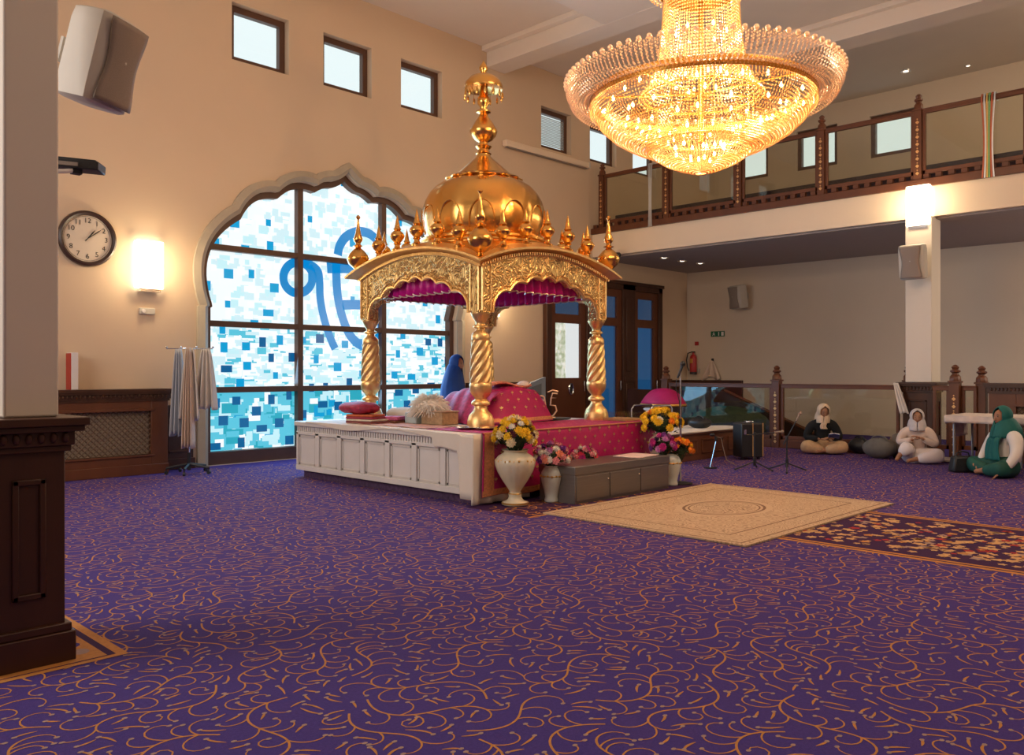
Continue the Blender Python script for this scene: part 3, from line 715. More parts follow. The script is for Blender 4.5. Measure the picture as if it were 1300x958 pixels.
def bay(x, y0, y1, z0, z1, parent):
    m = MB().box(x-.035, y0, z1-.07, x+.035, y1, z1).box(x-.045, y0, z1-.012, x+.045, y1, z1+.012)
    m.box(x-.03, y0, z0, x+.03, y1, z0+.07).box(x-.03, y0, z0, x+.03, y0+.05, z1-.05).box(x-.03, y1-.05, z0, x+.03, y1, z1-.05)
    m.build('rail_frame', M_wood2, parent, bevel=.006)
    MB().box(x-.004, y0+.03, z0+.05, x+.004, y1-.03, z1-.05).build('glass_panel', M_balglass, parent)
gb_ = thing('balustrade', 'gallery balustrade with glass panels and brass-studded wooden posts', 'balustrade', (BX, 7, 4.62))
PY = [11.96, 10.20, 8.49, 6.79, 5.08, 3.38, 1.68]
for y in PY: post(BX+.02, y, 4.72, 6.22, gb_)
for i in range(len(PY)-1): bay(BX+.02, PY[i+1]+.07, PY[i]-.07, 4.82, 5.93, gb_)
br = MB().box(BX-.06, 1.6, 4.60, BX+.14, WY-.01, 4.73)
br.box(BX-.02, 1.6, 4.73, BX+.06, WY-.01, 4.745)
y = 1.7
while y < 12.1: br.box(BX-.02, y, 4.745, BX+.06, y+.10, 4.82); y += .2
br.build('base_rail', M_wood2, gb_, bevel=.006)
gg = thing('balustrade', 'ground-level glass balustrade in front of the stairs', 'balustrade', (14.95, 7, 0))
for y, s_ in ((10.05, .15), (7.55, .15), (4.42, .15)): post(14.95, y, 0, 1.56, gg, s_)
post(15.15, 4.08, 0, 1.54, gg, .15, False); post(15.72, 5.43, 0, 1.56, gg, .13, False)
bay(14.95, 7.64, 9.97, .16, 1.20, gg); bay(14.95, 5.30, 7.46, .16, 1.20, gg)
m = MB().box(14.90, 7.6, 0, 15.0, 9.97, .16).box(14.90, 5.30, 0, 15.0, 7.5, .16); m.build('kerb', M_wood2, gg, bevel=.01)
bay(15.05, 4.12, 4.35, .16, 1.20, gg); bay(14.95, 4.50, 4.76, .16, 1.20, gg)
# stairs going down behind the balustrade
stt = thing('staircase', 'dark wood stair flank with sloping handrail seen through the glass balustrade', 'staircase', (16.3, 8.3, 0))
s1, s2 = onX(922, 497, 16.1), onX(1048, 548, 16.1)
m = MB().prism([(s1.y+2.6, 0.01), (s1.y+2.6, s1.z+.02), (s1.y, s1.z), (s2.y, .10), (s2.y, .01)], (), Myz(16.15), .12); m.build('stair_flank', M_wood, stt)
m = MB().tube([(16.03, s1.y, s1.z+.03), (16.03, s2.y, .14)], .035, 8); m.build('handrail', M_wood2, stt)
# garlands of tinsel over the rail
def garland(label, px, wd):
    a = onX(px, 200, BX-.05); y = a.y
    t = thing('tinsel_garland', label, 'garland', (BX-.08, y, 4.6), 0)
    cl = [(.75, .78, .8), (.55, .15, .08), (.2, .5, .2), (.7, .45, .15)]; ms = [mat('tinsel_%s' % n_, c_, .3, .6) for n_, c_ in zip(('silver', 'red', 'green', 'gold'), cl)]
    if wd < .1: ms = ms[:1]*4; ms = [ms[0]]
    k = 6 if wd > .1 else 4
    for i in range(k):
        yy = y+(i/(k-1)-.5)*wd; m = MB()
        P = [(BX+.10, yy, 5.85), (BX+.06, yy, 5.965), (BX-.05, yy, 5.965), (BX-.07, yy, 5.9)]
        for j in range(13):
            z = 5.85-j*.105; P.append((BX-.075, y+(yy-y)*(1-.35*sin(j/12*pi*.9)), z))
        m.tube(P, wd/k*.42, 5, flat=.4); m.build('strand', ms[i % len(ms)], t)
garland('plain silver tinsel strip hanging over the gallery rail near the window wall', 826, .09)
garland('multicoloured tinsel garland hanging over the right end of the gallery rail', 1255, .19)

# ---------------------------------------------------------------- chandelier
CHX, CHY = 7.68, 4.73
ch = thing('chandelier', 'huge glowing crystal bead chandelier with a gilded ring hanging from the ceiling', 'chandelier', (CHX, CHY, CZ))
M_cry = crystal('lit_crystal', (1.0, .74, .38)); M_cry2 = crystal('clear_crystal', (1.0, .82, .64))
def resample(P, step):
    out = []; P = [Vector((a, 0, b)) for a, b in P]; acc = 0; out.append(P[0].copy())
    for i in range(len(P)-1):
        d = P[i+1]-P[i]; L = d.length; t = step-acc
        while t <= L: out.append(P[i]+d*(t/L)); t += step
        acc = (acc+L) % step
    return out
def strands(name, prof, n_, step, rb, material, long=1.0, off=0.0):
    pts = resample(prof, step); V = []; F = []
    oct_ = [(1,0,0),(0,1,0),(-1,0,0),(0,-1,0),(0,0,1),(0,0,-1)]; of = [(0,1,4),(1,2,4),(2,3,4),(3,0,4),(1,0,5),(2,1,5),(3,2,5),(0,3,5)]
    mb = MB()
    for k in range(n_):
        a = 2*pi*(k+off)/n_; ca, sa = cos(a), sin(a)
        for i, p_ in enumerate(pts):
            t = (pts[min(i+1, len(pts)-1)]-pts[max(i-1, 0)]).normalized()
            r_, z_ = p_.x, p_.z; b = len(mb.v)
            u = Vector((-t.z, 0, t.x))
            for (ox, oy, oz) in oct_:
                rr_ = r_+u.x*ox*rb+t.x*oz*rb*long; zz = z_+u.z*ox*rb+t.z*oz*rb*long; tt = oy*rb
                mb.v.append((CHX+rr_*ca-tt*sa, CHY+rr_*sa+tt*ca, zz))
            for f in of: mb.f.append(tuple(q+b for q in f)); mb.m.append(0)
    return mb.build(name, material, ch, smooth=0, kind='stuff')
strands('bead_bowl', [(1.135, 4.27), (1.12, 4.17), (1.05, 4.05), (.93, 3.94), (.80, 3.86), (.66, 3.79), (.52, 3.745)], 200, .033, .0098, M_cry, 1.3)
strands('bead_inner_bowl', [(.98, 4.24), (.94, 4.12), (.82, 4.02), (.66, 3.95), (.52, 3.90), (.36, 3.86)], 130, .036, .0092, M_cry, 1.3)
strands('bead_lower_bowl', [(.56, 3.80), (.50, 3.72), (.38, 3.64), (.22, 3.575), (.05, 3.52)], 90, .032, .0105, M_cry, 1.25)
strands('bead_flare', [(1.17, 4.29), (1.24, 4.27), (1.33, 4.32), (1.39, 4.40), (1.41, 4.47)], 170, .030, .0115, M_cry2, 1.3)
strands('bead_flare_fringe', [(1.41, 4.47), (1.405, 4.38), (1.36, 4.27), (1.30, 4.22)], 170, .032, .0115, M_cry2, 1.3, .5)
strands('bead_crown', [(.38, 5.42), (.395, 5.1), (.43, 4.8), (.48, 4.58), (.56, 4.42), (.66, 4.31)], 92, .036, .011, M_cry, 1.3)
strands('bead_rim_drops', [(1.15, 4.30), (1.16, 4.18)], 190, .03, .010, M_cry, 1.2)
ball = None
for k in range(84):
    a = 2*pi*k/84
    if ball is None: o = MB().ell((CHX, CHY, CZ), (.026, .026, .026), 8, 6).build('crystal_ball', M_cry2, ch, smooth=80); ball = o.data
    else: o = bpy.data.objects.new('crystal_ball', ball); COL.objects.link(o); o.parent = ch
    o.location = (1.415*cos(a), 1.415*sin(a), 4.485-CZ)
M_ring = mat('chandelier_gilt_brass', (.55, .30, .07), .28, 1, var=.3, scale=20, bump=.5, bscale=50)
m = MB().lathe([(1.10, 4.27), (1.15, 4.25), (1.165, 4.29), (1.16, 4.345), (1.12, 4.36), (1.09, 4.33), (1.10, 4.27)], 72, (CHX, CHY, 0), cap=False); 
for rr_ in (1.10, .56, .42): 
    pass
m.build('gilded_ring', M_ring, ch)
m = MB()
for rad, zz in ((.55, 3.81), (.38, 5.42), (.60, 4.33)): m.tube([(CHX+rad*cos(i*pi/24), CHY+rad*sin(i*pi/24), zz) for i in range(49)], .012, 6)
for i in range(8):
    a = i*pi/4; m.tube([(CHX+.05*cos(a), CHY+.05*sin(a), 4.35), (CHX+1.12*cos(a), CHY+1.12*sin(a), 4.31)], .010, 6); m.tube([(CHX+.55*cos(a), CHY+.55*sin(a), 3.81), (CHX+.55*cos(a), CHY+.55*sin(a), 4.33)], .006, 5)
m.lathe([(.03, 3.85), (.035, 7.3), (.03, 7.95)], 12, (CHX, CHY, 0)); m.lathe([(.0, CZ-.12), (.16, CZ-.1), (.22, CZ-.02), (.22, CZ-.001)], 24, (CHX, CHY, 0))
m.lathe([(.0, 5.38), (.42, 5.40), (.42, 5.46), (.1, 5.5)], 32, (CHX, CHY, 0))
m.build('brass_frame', M_ring, ch)
strands('bead_upper_tier', [(.10, 6.6), (.20, 6.2), (.34, 5.9), (.50, 5.60), (.56, 5.45), (.42, 5.44)], 60, .045, .0125, M_cry, 1.3)
M_bulb = emis('candle_bulb', (1, .60, .20), 40)
bme = None
def bulb(x, y, z):
    global bme
    if bme is None:
        m = MB().lathe([(.0, -.022), (.009, -.02), (.016, -.004), (.013, .011), (.006, .026), (0, .034)], 8)
        o = m.build('bulb', M_bulb, ch, smooth=60); bme = o.data
        bme.transform(Matrix.Translation((CHX, CHY, CZ)))
    else:
        o = bpy.data.objects.new('bulb', bme); COL.objects.link(o); o.parent = ch
    o.location = (x, y, z-CZ)
for rad, zz, k in ((1.0, 4.22, 24), (.80, 4.14, 18), (.66, 4.0, 16), (.44, 3.9, 12), (.26, 3.76, 8), (.10, 3.66, 4)):
    for i in range(k):
        a = 2*pi*(i+.37*rad*10+rr.uniform(-.3, .3))/k; q_ = rad+rr.uniform(-.06, .06)*min(1, rad*2); bulb(q_*cos(a), q_*sin(a), zz+rr.uniform(-.03, .05))
for rad, zz, k in ((.30, 4.5, 8), (.26, 5.0, 6)):
    for i in range(k): a = 2*pi*i/k; bulb(rad*cos(a), rad*sin(a), zz)
for (dx, dy, z, pw) in ((0, 0, 4.05, 50), (.55, 0, 4.12, 26), (-.55, 0, 4.12, 26), (0, .55, 4.12, 26), (0, -.55, 4.12, 26), (0.1, 0, 4.75, 36), (.1, 0, 5.6, 40), (.75, .4, 4.60, 110), (-.75, -.4, 4.60, 110)):
    point('chandelier_glow', (CHX+dx, CHY+dy, z), pw, (1, .68, .40), .08)

# ---------------------------------------------------------------- platform
PX0, PX1, PY0, PY1, PT = 6.18, 9.45, 6.62, 10.19, .765
pf = thing('platform', 'white marble platform with panelled sides and a dentil band', 'platform', ((PX0+PX1)/2, (PY0+PY1)/2, 0))
m = MB().box(PX0+.08, PY0+.08, 0, PX1-.08, PY1-.08, .12); m.build('plinth', mat('plinth_carpet', (.085, .045, .10), .95, var=.8, scale=22), pf)
m = MB().box(PX0+.03, PY0+.03, .10, PX1-.03, PY1-.03, .72).box(PX0, PY0, .10, PX1, PY1, .17)
npan = 7; stp = (PY1-PY0)/npan
for i in range(npan+1):
    y = PY0+i*stp; m.box(PX0+.005, max(PY0, y-.045), .17, PX0+.03, min(PY1, y+.045), .62)
m.box(PX0+.005, PY0, .585, PX0+.03, PY1, .63)
for i in range(6):
    x = PX0+i*(PX1-PX0)/6; m.box(x, PY0+.005, .17, x+.09, PY0+.03, .62)
m.build('panelled_body', M_marble, pf, bevel=.006)
m = MB()
for i in range(npan):
    y = PY0+i*stp; panel_frame(m, 'x', PX0+.032, y+.06, y+stp-.06, .18, .575, .012, .022)
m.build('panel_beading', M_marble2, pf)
m = MB(); y = PY0+.02
while y < PY1-.04: m.box(PX0+.008, y, .63, PX0+.035, y+.028, .695); y += .05
m.build('dentil_band', M_marble, pf)
MB().box(PX0-.02, PY0-.02, .70, PX1+.02, PY1+.02, PT).build('slab_top', M_marble, pf, bevel=.012)

# ---------------------------------------------------------------- canopy (palki)
KX, KY, HB = 8.0, 8.36, 1.185
can = thing('canopy', 'golden domed canopy on four twisted columns standing on the marble platform', 'canopy', (KX, KY, PT))
def colprof():
    return [(.17, 0), (.175, .03), (.17, .10), (.15, .16), (.10, .21), (.078, .25), (.075, .27), (.11, .285), (.115, .31), (.10, .33), (.072, .35), (.075, .37), (.105, .40), (.128, .44), (.135, .50), (.135, .53), (.122, .55)]
for sx, sy_ in ((-1, -1), (1, -1), (-1, 1), (1, 1)):
    x, y = KX+sx*1.10, KY+sy_*1.10
    m = MB().lathe([(r*1.0, z) for r, z in colprof()[:8]], 8, (x, y, PT), a0=pi/8)
    m.lathe([(r, z) for r, z in colprof()[5:]], 28, (x, y, PT))
    sp_ = [(.126-.020*(k/60), .55+.50*k/60) for k in range(61)]
    m.lathe(sp_, 42, (x, y, PT), mod=lambda a, z, r: 1+.09*cos(7*a-z*46))
    m.lathe([(.104, 1.05), (.11, 1.06), (.108, 1.12), (.085, 1.15), (.058, 1.17), (.055, 1.19), (.09, 1.205), (.09, 1.225), (.058, 1.24), (.055, 1.26), (.075, 1.29), (.10, 1.33), (.12, 1.37), (.12, 1.378)], 28, (x, y, PT))
    m.build('twisted_column', M_goldcol, can, smooth=50)
    MB().box(x-.080, y-.080, PT+1.375, x+.080, y+.080, 2.72).build('capital_block', M_goldrel, can, bevel=.012)
def zc(u): return 2.74+.24*(1-u*u)
foil = []
cps = [(-.985, 2.27), (-.71, 2.43), (-.42, 2.545), (-.13, 2.60)]
L_ = [(-1.0, 2.15)]+[cps[0]]
for i in range(3): L_ += arc(cps[i], cps[i+1], .055, 8)
L_ += arc(cps[3], (.13, 2.60), .055, 8)
Rr = [(-x, z) for x, z in reversed(L_[:2+24])]
FOIL = L_+Rr[1:] if abs(L_[-1][0]-Rr[0][0]) < 1e-6 else L_+Rr
top = [(HB*(1-2*i/24), zc(1-2*i/24)) for i in range(25)]
panel = [(-HB, 2.15)]+FOIL+[(HB, 2.15)]+top
faces = [Matrix.Translation((KX, KY, 0)) @ Matrix.Rotation(k*pi/2, 4, 'Z') for k in range(4)]
for Mf in faces:
    MB().prism(panel, (), Mf @ Mxz(-HB+.03), .09).build('arch_panel', M_goldrel, can, smooth=30)
    # cusped edge roll and inner lining
    e = MB().tube([Mf @ Vector((x, -HB-.02, z)) for x, z in FOIL], .020, 6)
    e.tube([Mf @ Vector((x*1.0, -HB-.02, z+.055)) for x, z in FOIL[2:-2]], .008, 5)
    e.tube([Mf @ Vector((HB*(2*i/24-1), -HB-.02, zc(2*i/24-1)-.06)) for i in range(25)], .012, 5)
    for sx in (-1, 1): e.tube([Mf @ Vector((sx*1.03, -HB-.02, 2.17)), Mf @ Vector((sx*1.03, -HB-.02, 2.72))], .010, 5); e.tube([Mf @ Vector((sx*1.172, -HB-.02, 2.17)), Mf @ Vector((sx*1.172, -HB-.02, 2.74))], .014, 5)
    e.build('arch_moulding', M_goldcol, can)
    c_ = MB()
    prof_ = [(-.04, -.02), (.01, -.07), (.05, -.045), (.07, -.04), (.12, -.035), (.165, -.03), (.17, -.005), (.12, .01), (.04, .05), (-.04, .08)]
    n_ = 28; vs = []
    for i in range(n_+1):
        u = 2*i/n_-1
        for (o_, dz) in prof_: vs.append(Mf @ Vector((u*(HB+o_), -(HB+o_), zc(u)+dz+.03-(.02*abs(u)**6))))
    k = len(prof_); c_.add(vs, [(i*k+j, i*k+(j+1) % k, (i+1)*k+(j+1) % k, (i+1)*k+j) for i in range(n_) for j in range(k)])
    for i in range(60):
        u = (2*(i+.5)/60-1); c_.obox(Mf @ Vector((u*(HB+.03), -HB-.035, zc(u)-.045)), (.020, .05, .035))
    c_.build('curved_cornice', M_goldcol, can, smooth=30)
# roof rising to the drum
rf = MB()
def roof(u, v):
    a = 2*pi*u; ca, sa = cos(a), sin(a); q = max(abs(ca), abs(sa)); sx, sy_ = ca/q*HB, sa/q*HB
    t = min(abs(ca), abs(sa))/q; z0 = zc(t)+.08
    cx_, cy_ = ca*.88, sa*.88; return (KX+sx*(1-v)+cx_*v, KY+sy_*(1-v)+cy_*v, z0*(1-v)+3.13*v)
rf.surf(roof, 96, 6); rf.build('roof', M_gold, can)
m = MB().lathe([(.90, 3.02), (.93, 3.08), (.93, 3.12), (.86, 3.15), (.85, 3.18), (.88, 3.20), (.88, 3.23), (.82, 3.25), (.78, 3.255)], 64, (KX, KY, 0)); m.build('drum', M_gold, can)
dome = [(.775, 3.25), (.80, 3.30), (.823, 3.38), (.838, 3.48), (.838, 3.58), (.825, 3.68), (.795, 3.78), (.745, 3.87), (.67, 3.95), (.57, 4.02), (.46, 4.07), (.34, 4.10)]
m = MB().lathe(dome, 96, (KX, KY, 0), mod=lambda a, z, r: 1+.012*abs(cos(8*a))); m.build('dome', M_gold, can, smooth=60)
# lotus petals in relief round the foot of the dome
pt = MB()
for k in range(12):
    a = 2*pi*(k+.5)/12
    for rad, zz in ((0, 0),):
        P = []
        for j in range(17):
            t = j/16*pi; zq = 3.30+.36*sin(t)**.8; da = .205*cos(t); i_ = 0
            rz_ = .838 if zq > 3.45 else .80+(zq-3.30)*.25
            P.append((KX+(rz_+.006)*cos(a+da), KY+(rz_+.006)*sin(a+da), zq))
        pt.tube(P, .011, 6)
pt.build('lotus_relief', M_gold, can)
m = MB()
def flange(a, z, r): return 1+.045*abs(cos(6*a))
m.lathe([(.40, 4.05), (.50, 4.055), (.51, 4.075), (.46, 4.10), (.38, 4.13)], 96, (KX, KY, 0), mod=lambda a, z, r: (1+.07*abs(cos(7*a))) if r > .42 else 1)
m.build('petal_collar', M_gold, can, smooth=60)
m = MB().lathe([(.42, 4.12), (.36, 4.17), (.28, 4.24), (.20, 4.31), (.13, 4.37), (.095, 4.41), (.095, 4.43), (.11, 4.44), (.085, 4.46), (.075, 4.50), (.10, 4.52), (.115, 4.54), (.07, 4.56), (.06, 4.60),
                (.12, 4.63), (.17, 4.69), (.19, 4.745), (.19, 4.765), (.17, 4.80), (.12, 4.88), (.07, 4.95), (.055, 4.99), (.10, 5.01), (.10, 5.03), (.05, 5.05), (.05, 5.09), (.085, 5.13), (.09, 5.2), (.06, 5.24), (.055, 5.35), (.05, 5.45)], 32, (KX, KY, 0))
m.build('dome_spire', M_gold, can, smooth=50)
um = MB().lathe([(.0, 5.38), (.22, 5.345), (.262, 5.33), (.268, 5.36), (.25, 5.42), (.19, 5.49), (.10, 5.535), (.04, 5.545), (.035, 5.57), (.06, 5.60), (.062, 5.63), (.03, 5.68), (.0, 5.74)], 36, (KX, KY, 0))
uo = um.build('spire_umbrella', M_gold, can, smooth=60)
m = MB()
for k in range(14):
    a = 2*pi*k/14; x, y = KX+.262*cos(a), KY+.262*sin(a); m.tube([(x, y, 5.34), (x, y, 5.28)], .004, 4); m.ell((x, y, 5.235), (.018, .018, .05), 6, 6)
m.build('umbrella_drops', M_gold, uo)
def fin(scale, x, y, z, big):
    if big: P = [(.05, 0), (.085, .02), (.05, .05), (.035, .08), (.06, .10), (.13, .16), (.15, .215), (.155, .235), (.14, .28), (.09, .34), (.045, .375), (.04, .39), (.075, .405), (.04, .425), (.035, .45), (.06, .48), (.065, .51), (.04, .58), (.022, .68), (.012, .77), (.018, .78), (.032, .80), (.02, .825), (0, .84)]
    else: P = [(.07, 0), (.075, .03), (.045, .05), (.035, .09), (.055, .105), (.04, .12), (.075, .16), (.098, .20), (.10, .215), (.08, .25), (.04, .285), (.055, .30), (.04, .32), (.035, .34), (.02, .42), (0, .50)]
    return MB().lathe([(r*scale, q*scale) for r, q in P], 20, (x, y, z))
for sx, sy_ in ((-1, -1), (1, -1), (-1, 1), (1, 1)):
    fin(1.0, KX+sx*1.22, KY+sy_*1.22, 2.76, True).build('corner_finial', M_gold, can, smooth=50)
for Mf in faces:
    for i, u in enumerate((-.66, -.33, 0, .33, .66)):
        p_ = Mf @ Vector((u*1.22, -1.18, zc(u)+.06)); fin(.98, p_.x, p_.y, p_.z, False).build('finial', M_gold, can, smooth=50)
# magenta frill hung inside the canopy
vl = thing('valance', 'ruffled magenta cloth frill with silver edging hung inside the golden canopy', 'valance', (KX, KY, 2.5))
for Mf in faces:
    m = MB(); Hh = 1.06
    def fr_(u, v):
        x = (2*u-1)*Hh; wv = .03*sin(u*2*pi*15)*(.4+v*.8); return Mf @ Vector((x, -Hh-wv, 2.86-.42*v+.012*sin(u*2*pi*15+1)))
    m.surf(fr_, 180, 4); m.build('frill', M_mag, vl, smooth=80, solid=.004)
    e = MB().tube([fr_(i/120, 1.0) for i in range(121)], .010, 4); e.build('silver_edging', mat('silver_thread', (.75, .62, .5), .4, .4), vl)
m = MB().box(KX-1.12, KY-1.12, 2.845, KX+1.12, KY+1.12, 2.855); m.build('ceiling_cloth', M_mag, vl)

# ---------------------------------------------------------------- cloths on the platform
def motif(mb, P, T, U, s_, mi=0):
    """little three-leaf gold sprig"""
    for a, l in ((-.7, 1), (0, 1.15), (.7, 1)):
        d = (U*cos(a)+T*sin(a)); nr = (T*cos(a)-U*sin(a)); mb.add([P, P+d*s_*l*.5+nr*s_*.22, P+d*s_*l, P+d*s_*l*.5-nr*s_*.22], [(0,1,2,3)], mi)
    mb.add([P, P-T*s_*.10-U*s_*.5, P+T*s_*.10-U*s_*.5], [(0,1,2)], mi)
# white sheet hanging at the corner, under the pink one
wsx = MB()
def hang(y0, y1, x0, x1, zb, nw, amp):
    pass
m = MB()
def side_sheet(u, v):     # along the left side of the platform top, thin fall
    y = PY0-.03+(3.3)*u
    drop = (.075+.03*sin(u*9)) if u > .16 else .62+.02*sin(u*40)
    sm_ = lambda a_, b_: min(1, max(0, (u-a_)/(b_-a_)))
    drop = .70*(1-sm_(.05, .075))+(.19+.02*sin(u*30))*sm_(.05, .075)*(1-sm_(.19, .205))+(.045+.03*sin(u*11))*sm_(.19, .205)
    if v < .4: return (PX0-.03+1.1*(1-v/.4), y, PT+.006)
    t = (v-.4)/.6; return (PX0-.035-.02*sin(u*60)*t*(.6 if u < .06 else .1)-(.03*t if u < .06 else 0), y-(.05*t if u < .03 else 0), PT+.006-drop*t)
m.surf(side_sheet, 260, 14)
ws = tag(m.build('sheet', M_sheet, None, smooth=60, solid=.004), 'white cotton sheet lying along the left edge of the marble platform', 'sheet')
m = MB()
def fs(u, v):
    x = PX0-.04+u*.85; t = v; return (x-.05*t*(1-u), PY0-.035-.018*sin(u*26)*t-.03*t, PT+.004-(PT-.015)*t)
m.surf(fs, 40, 12)
tag(m.build('sheet', M_sheet, None, smooth=60, solid=.004), 'white undersheet showing at the front corner of the platform beneath the magenta cloth', 'sheet')
# magenta cloth: top and long front drop
CXs = PX0+.09
def pc_(u, v):
    x = CXs+(PX1+.03-CXs)*u
    if v < .35: return Vector((x, PY0-.055+(1-v/.35)*.95, PT+.014))
    t = (v-.35)/.65
    return Vector((x-.02*t*(1-u)*3, PY0-.062-.012*t*(1+sin(u*38))-.03*t, PT+.014-(PT-.075)*t*(1-.02*sin(u*20))))
m = MB().surf(pc_, 150, 26)
pk = thing('brocade_cloth', 'magenta gold-bordered cloth draped over the front of the platform', 'cloth', (7.8, PY0, 0))
m.build('fabric', M_pink, pk, smooth=60, solid=.003)
g_ = MB(); OUT = Vector((0, -.006, 0))
for i in range(16):
    for j in range(6):
        u, v = (i+.5+.5*(j % 2))/16.8, .40+.54*j/6
        if u < .05: continue
        motif(g_, pc_(u, v)+Vector((0, -.008, 0)), Vector((1, 0, 0)), Vector((0, 0, 1)), .040)
for i in range(26):
    for j in range(4): motif(g_, pc_((i+.5*(j % 2)+.3)/26.5, .05+.27*j/4)+Vector((0, 0, .006)), Vector((1, 0, 0)), Vector((0, 1, 0)), .030)
g_.build('gold_sprigs', M_gthread, pk, smooth=0, kind='stuff')
M_border = mat('gold_border_brocade', (.62, .24, .10), .5, .3, var=.6, scale=45)
b1 = MB().surf(lambda u, v: pc_(.006+.045*u, .355+.64*v)+Vector((0, -.006, 0)), 6, 26); b1.surf(lambda u, v: pc_(.0+1.0*u, .935+.06*v)+Vector((0, -.006, 0)), 150, 3); b1.surf(lambda u, v: pc_(u, .345+.018*v)+Vector((0, -.006, .004)), 150, 2)
b1.build('gold_border', M_border, pk, smooth=60)
# patterned runner on the sheet
M_runner = mat('red_white_runner', (.62, .36, .30), .8, var=.5, scale=16)
m = MB().surf(lambda u, v: (PX0+.12+.5*v, 7.55+1.6*u, PT+.016+.004*sin(u*30+v*9)), 40, 8)
tag(m.build('patterned_runner', M_runner, None, smooth=60, solid=.004), 'faded red and white patterned cloth on the white sheet beside the front gold column', 'cloth')
# the covered book rest
def mound(u, v):
    a = 2*pi*u; ca, sa = cos(a), sin(a)
    q = (abs(ca)**3.0+abs(sa)**3.0)**(-1/3.0)
    x, y = ca*q, sa*q
    r = 1-v
    prof = [(0, 1.0), (.18, .97), (.38, .90), (.62, .66), (.85, .28), (1, .0)]
    if v < .45: rr_ = .62*(v/.45); z = 1.0-.06*(v/.45)**2
    else: t = (v-.45)/.55; rr_ = .62+.38*t**.9; z = .94*(1-t**1.15)
    wob = 1+.03*sin(a*9+v*3)*v
    X, Y = x*rr_*wob*.72, y*rr_*wob*.50
    ridge = .05*cos(X*9)*(1-v)*max(0, 1-abs(Y)*2)
    return Vector((8.02+X, 8.02+Y, PT+.02+.46*z+ridge-.08*(X*.3)*(1-v)))
bk = thing('draped_book_rest', 'book rest covered by a magenta cloth with gold sprigs, under the golden canopy', 'cloth-covered stand', (8.02, 8.02, PT))
m = MB().surf(mound, 72, 22); m.build('cover', M_pink, bk, smooth=70, weld=True)
g_ = MB()
for i in range(20):
    for j in range(5):
        u, v = (i+.5*(j % 2))/20, .32+.12*j; P = mound(u, v); T = (mound(u+.004, v)-P).normalized(); U = (mound(u, v-.02)-P).normalized(); N_ = T.cross(U).normalized()
        if N_.dot(P-Vector((8.02, 8.02, PT))) < 0: N_ = -N_
        motif(g_, P+N_*.010, T, U, .040)
g_.build('gold_sprigs', M_gthread, bk, smooth=0, kind='stuff')
m = MB().surf(lambda u, v: mound(u, .945+.05*v)+Vector((0, 0, .012)), 72, 2); m.build('gold_border', M_border, bk)
m = MB().surf(lambda u, v: (7.6+.75*u, 7.78+.3*v, PT+.50+.03*sin(u*6)+.02*sin(v*9)), 12, 8); m.build('folded_scarf', mat('orange_brocade', (.62, .22, .14), .6, var=.5, scale=30), bk, solid=.02, smooth=60)
# bolster cushions
cu1 = onX(0, 0, 1)
bl_ = MB().ell((8.28, 7.86, PT+.50), (.12, .07, .055), 16, 10)
tag(bl_.build('cushion', M_white, None, smooth=60), 'small white cushion end on top of the magenta covered book rest', 'cushion')
# pale brocade drape on the left of the rest
m = MB().surf(lambda u, v: (7.62-.46*v**.85, 7.58+.90*u, PT+.022+.45*(1-v**1.7)*(.85+.15*sin(u*pi))+.010*sin(u*26+v*5)), 36, 14)
tag(m.build('drape', mat('pink_gold_brocade', (.42, .03, .12), .55, .1, var=.9, scale=22), None, smooth=60, solid=.006), 'pink and gold brocade drape over the left end of the book rest', 'cloth')
# fly whisk
wk = Vector((6.97, 8.28, 0))
wh = thing('fly_whisk', 'fluffy white hair whisk lying on a brocade box on the platform', 'whisk', (6.97, wk.y, PT))
m = MB(); rr = random.Random(2)
c_ = Vector((6.97, wk.y, PT+.20))
for i in range(1100):
    a = rr.random()*2*pi; b = rr.uniform(.0, 1.25); l = rr.uniform(.24, .31)
    d = Vector((cos(a)*cos(b), sin(a)*cos(b), sin(b)*.62)); P = [c_+d*l*t+Vector((0, 0, .05-.14*t*t*(1.1-sin(b)))) for t in (.05, .4, .75, 1)]
    m.tube(P, [.007, .006, .005, .003], 3, cap=False)
m.build('hair', mat('white_whisk_hair', (.86, .80, .72), .8), wh, smooth=60)
m = MB().ell((6.97, wk.y, PT+.24), (.20, .22, .11), 18, 10); m.build('hair_core', mat('whisk_core_hair', (.84, .78, .70), .8), wh)
c2 = thing('storage_box', 'brocade-covered box under the white whisk', 'box', (6.98, 8.1, PT))
m = MB().box(6.84, 7.90, PT+.012, 7.12, 8.30, PT+.17); m.build('box_body', mat('gold_brocade_box', (.45, .30, .17), .6, .1, var=.6, scale=25), c2, bevel=.012)
MB().box(6.83, 7.89, PT+.17, 7.13, 8.31, PT+.185).build('lid', mat('brocade_lid', (.50, .34, .22), .6, var=.4, scale=25), c2, bevel=.005)
m = MB().box(6.78, 8.33, PT+.012, 7.02, 8.56, PT+.16)
tag(m.build('storage_box', mat('pale_blue_box', (.42, .50, .50), .6, var=.2, scale=12), None, bevel=.015), 'pale blue box standing left of the brocade box', 'box')
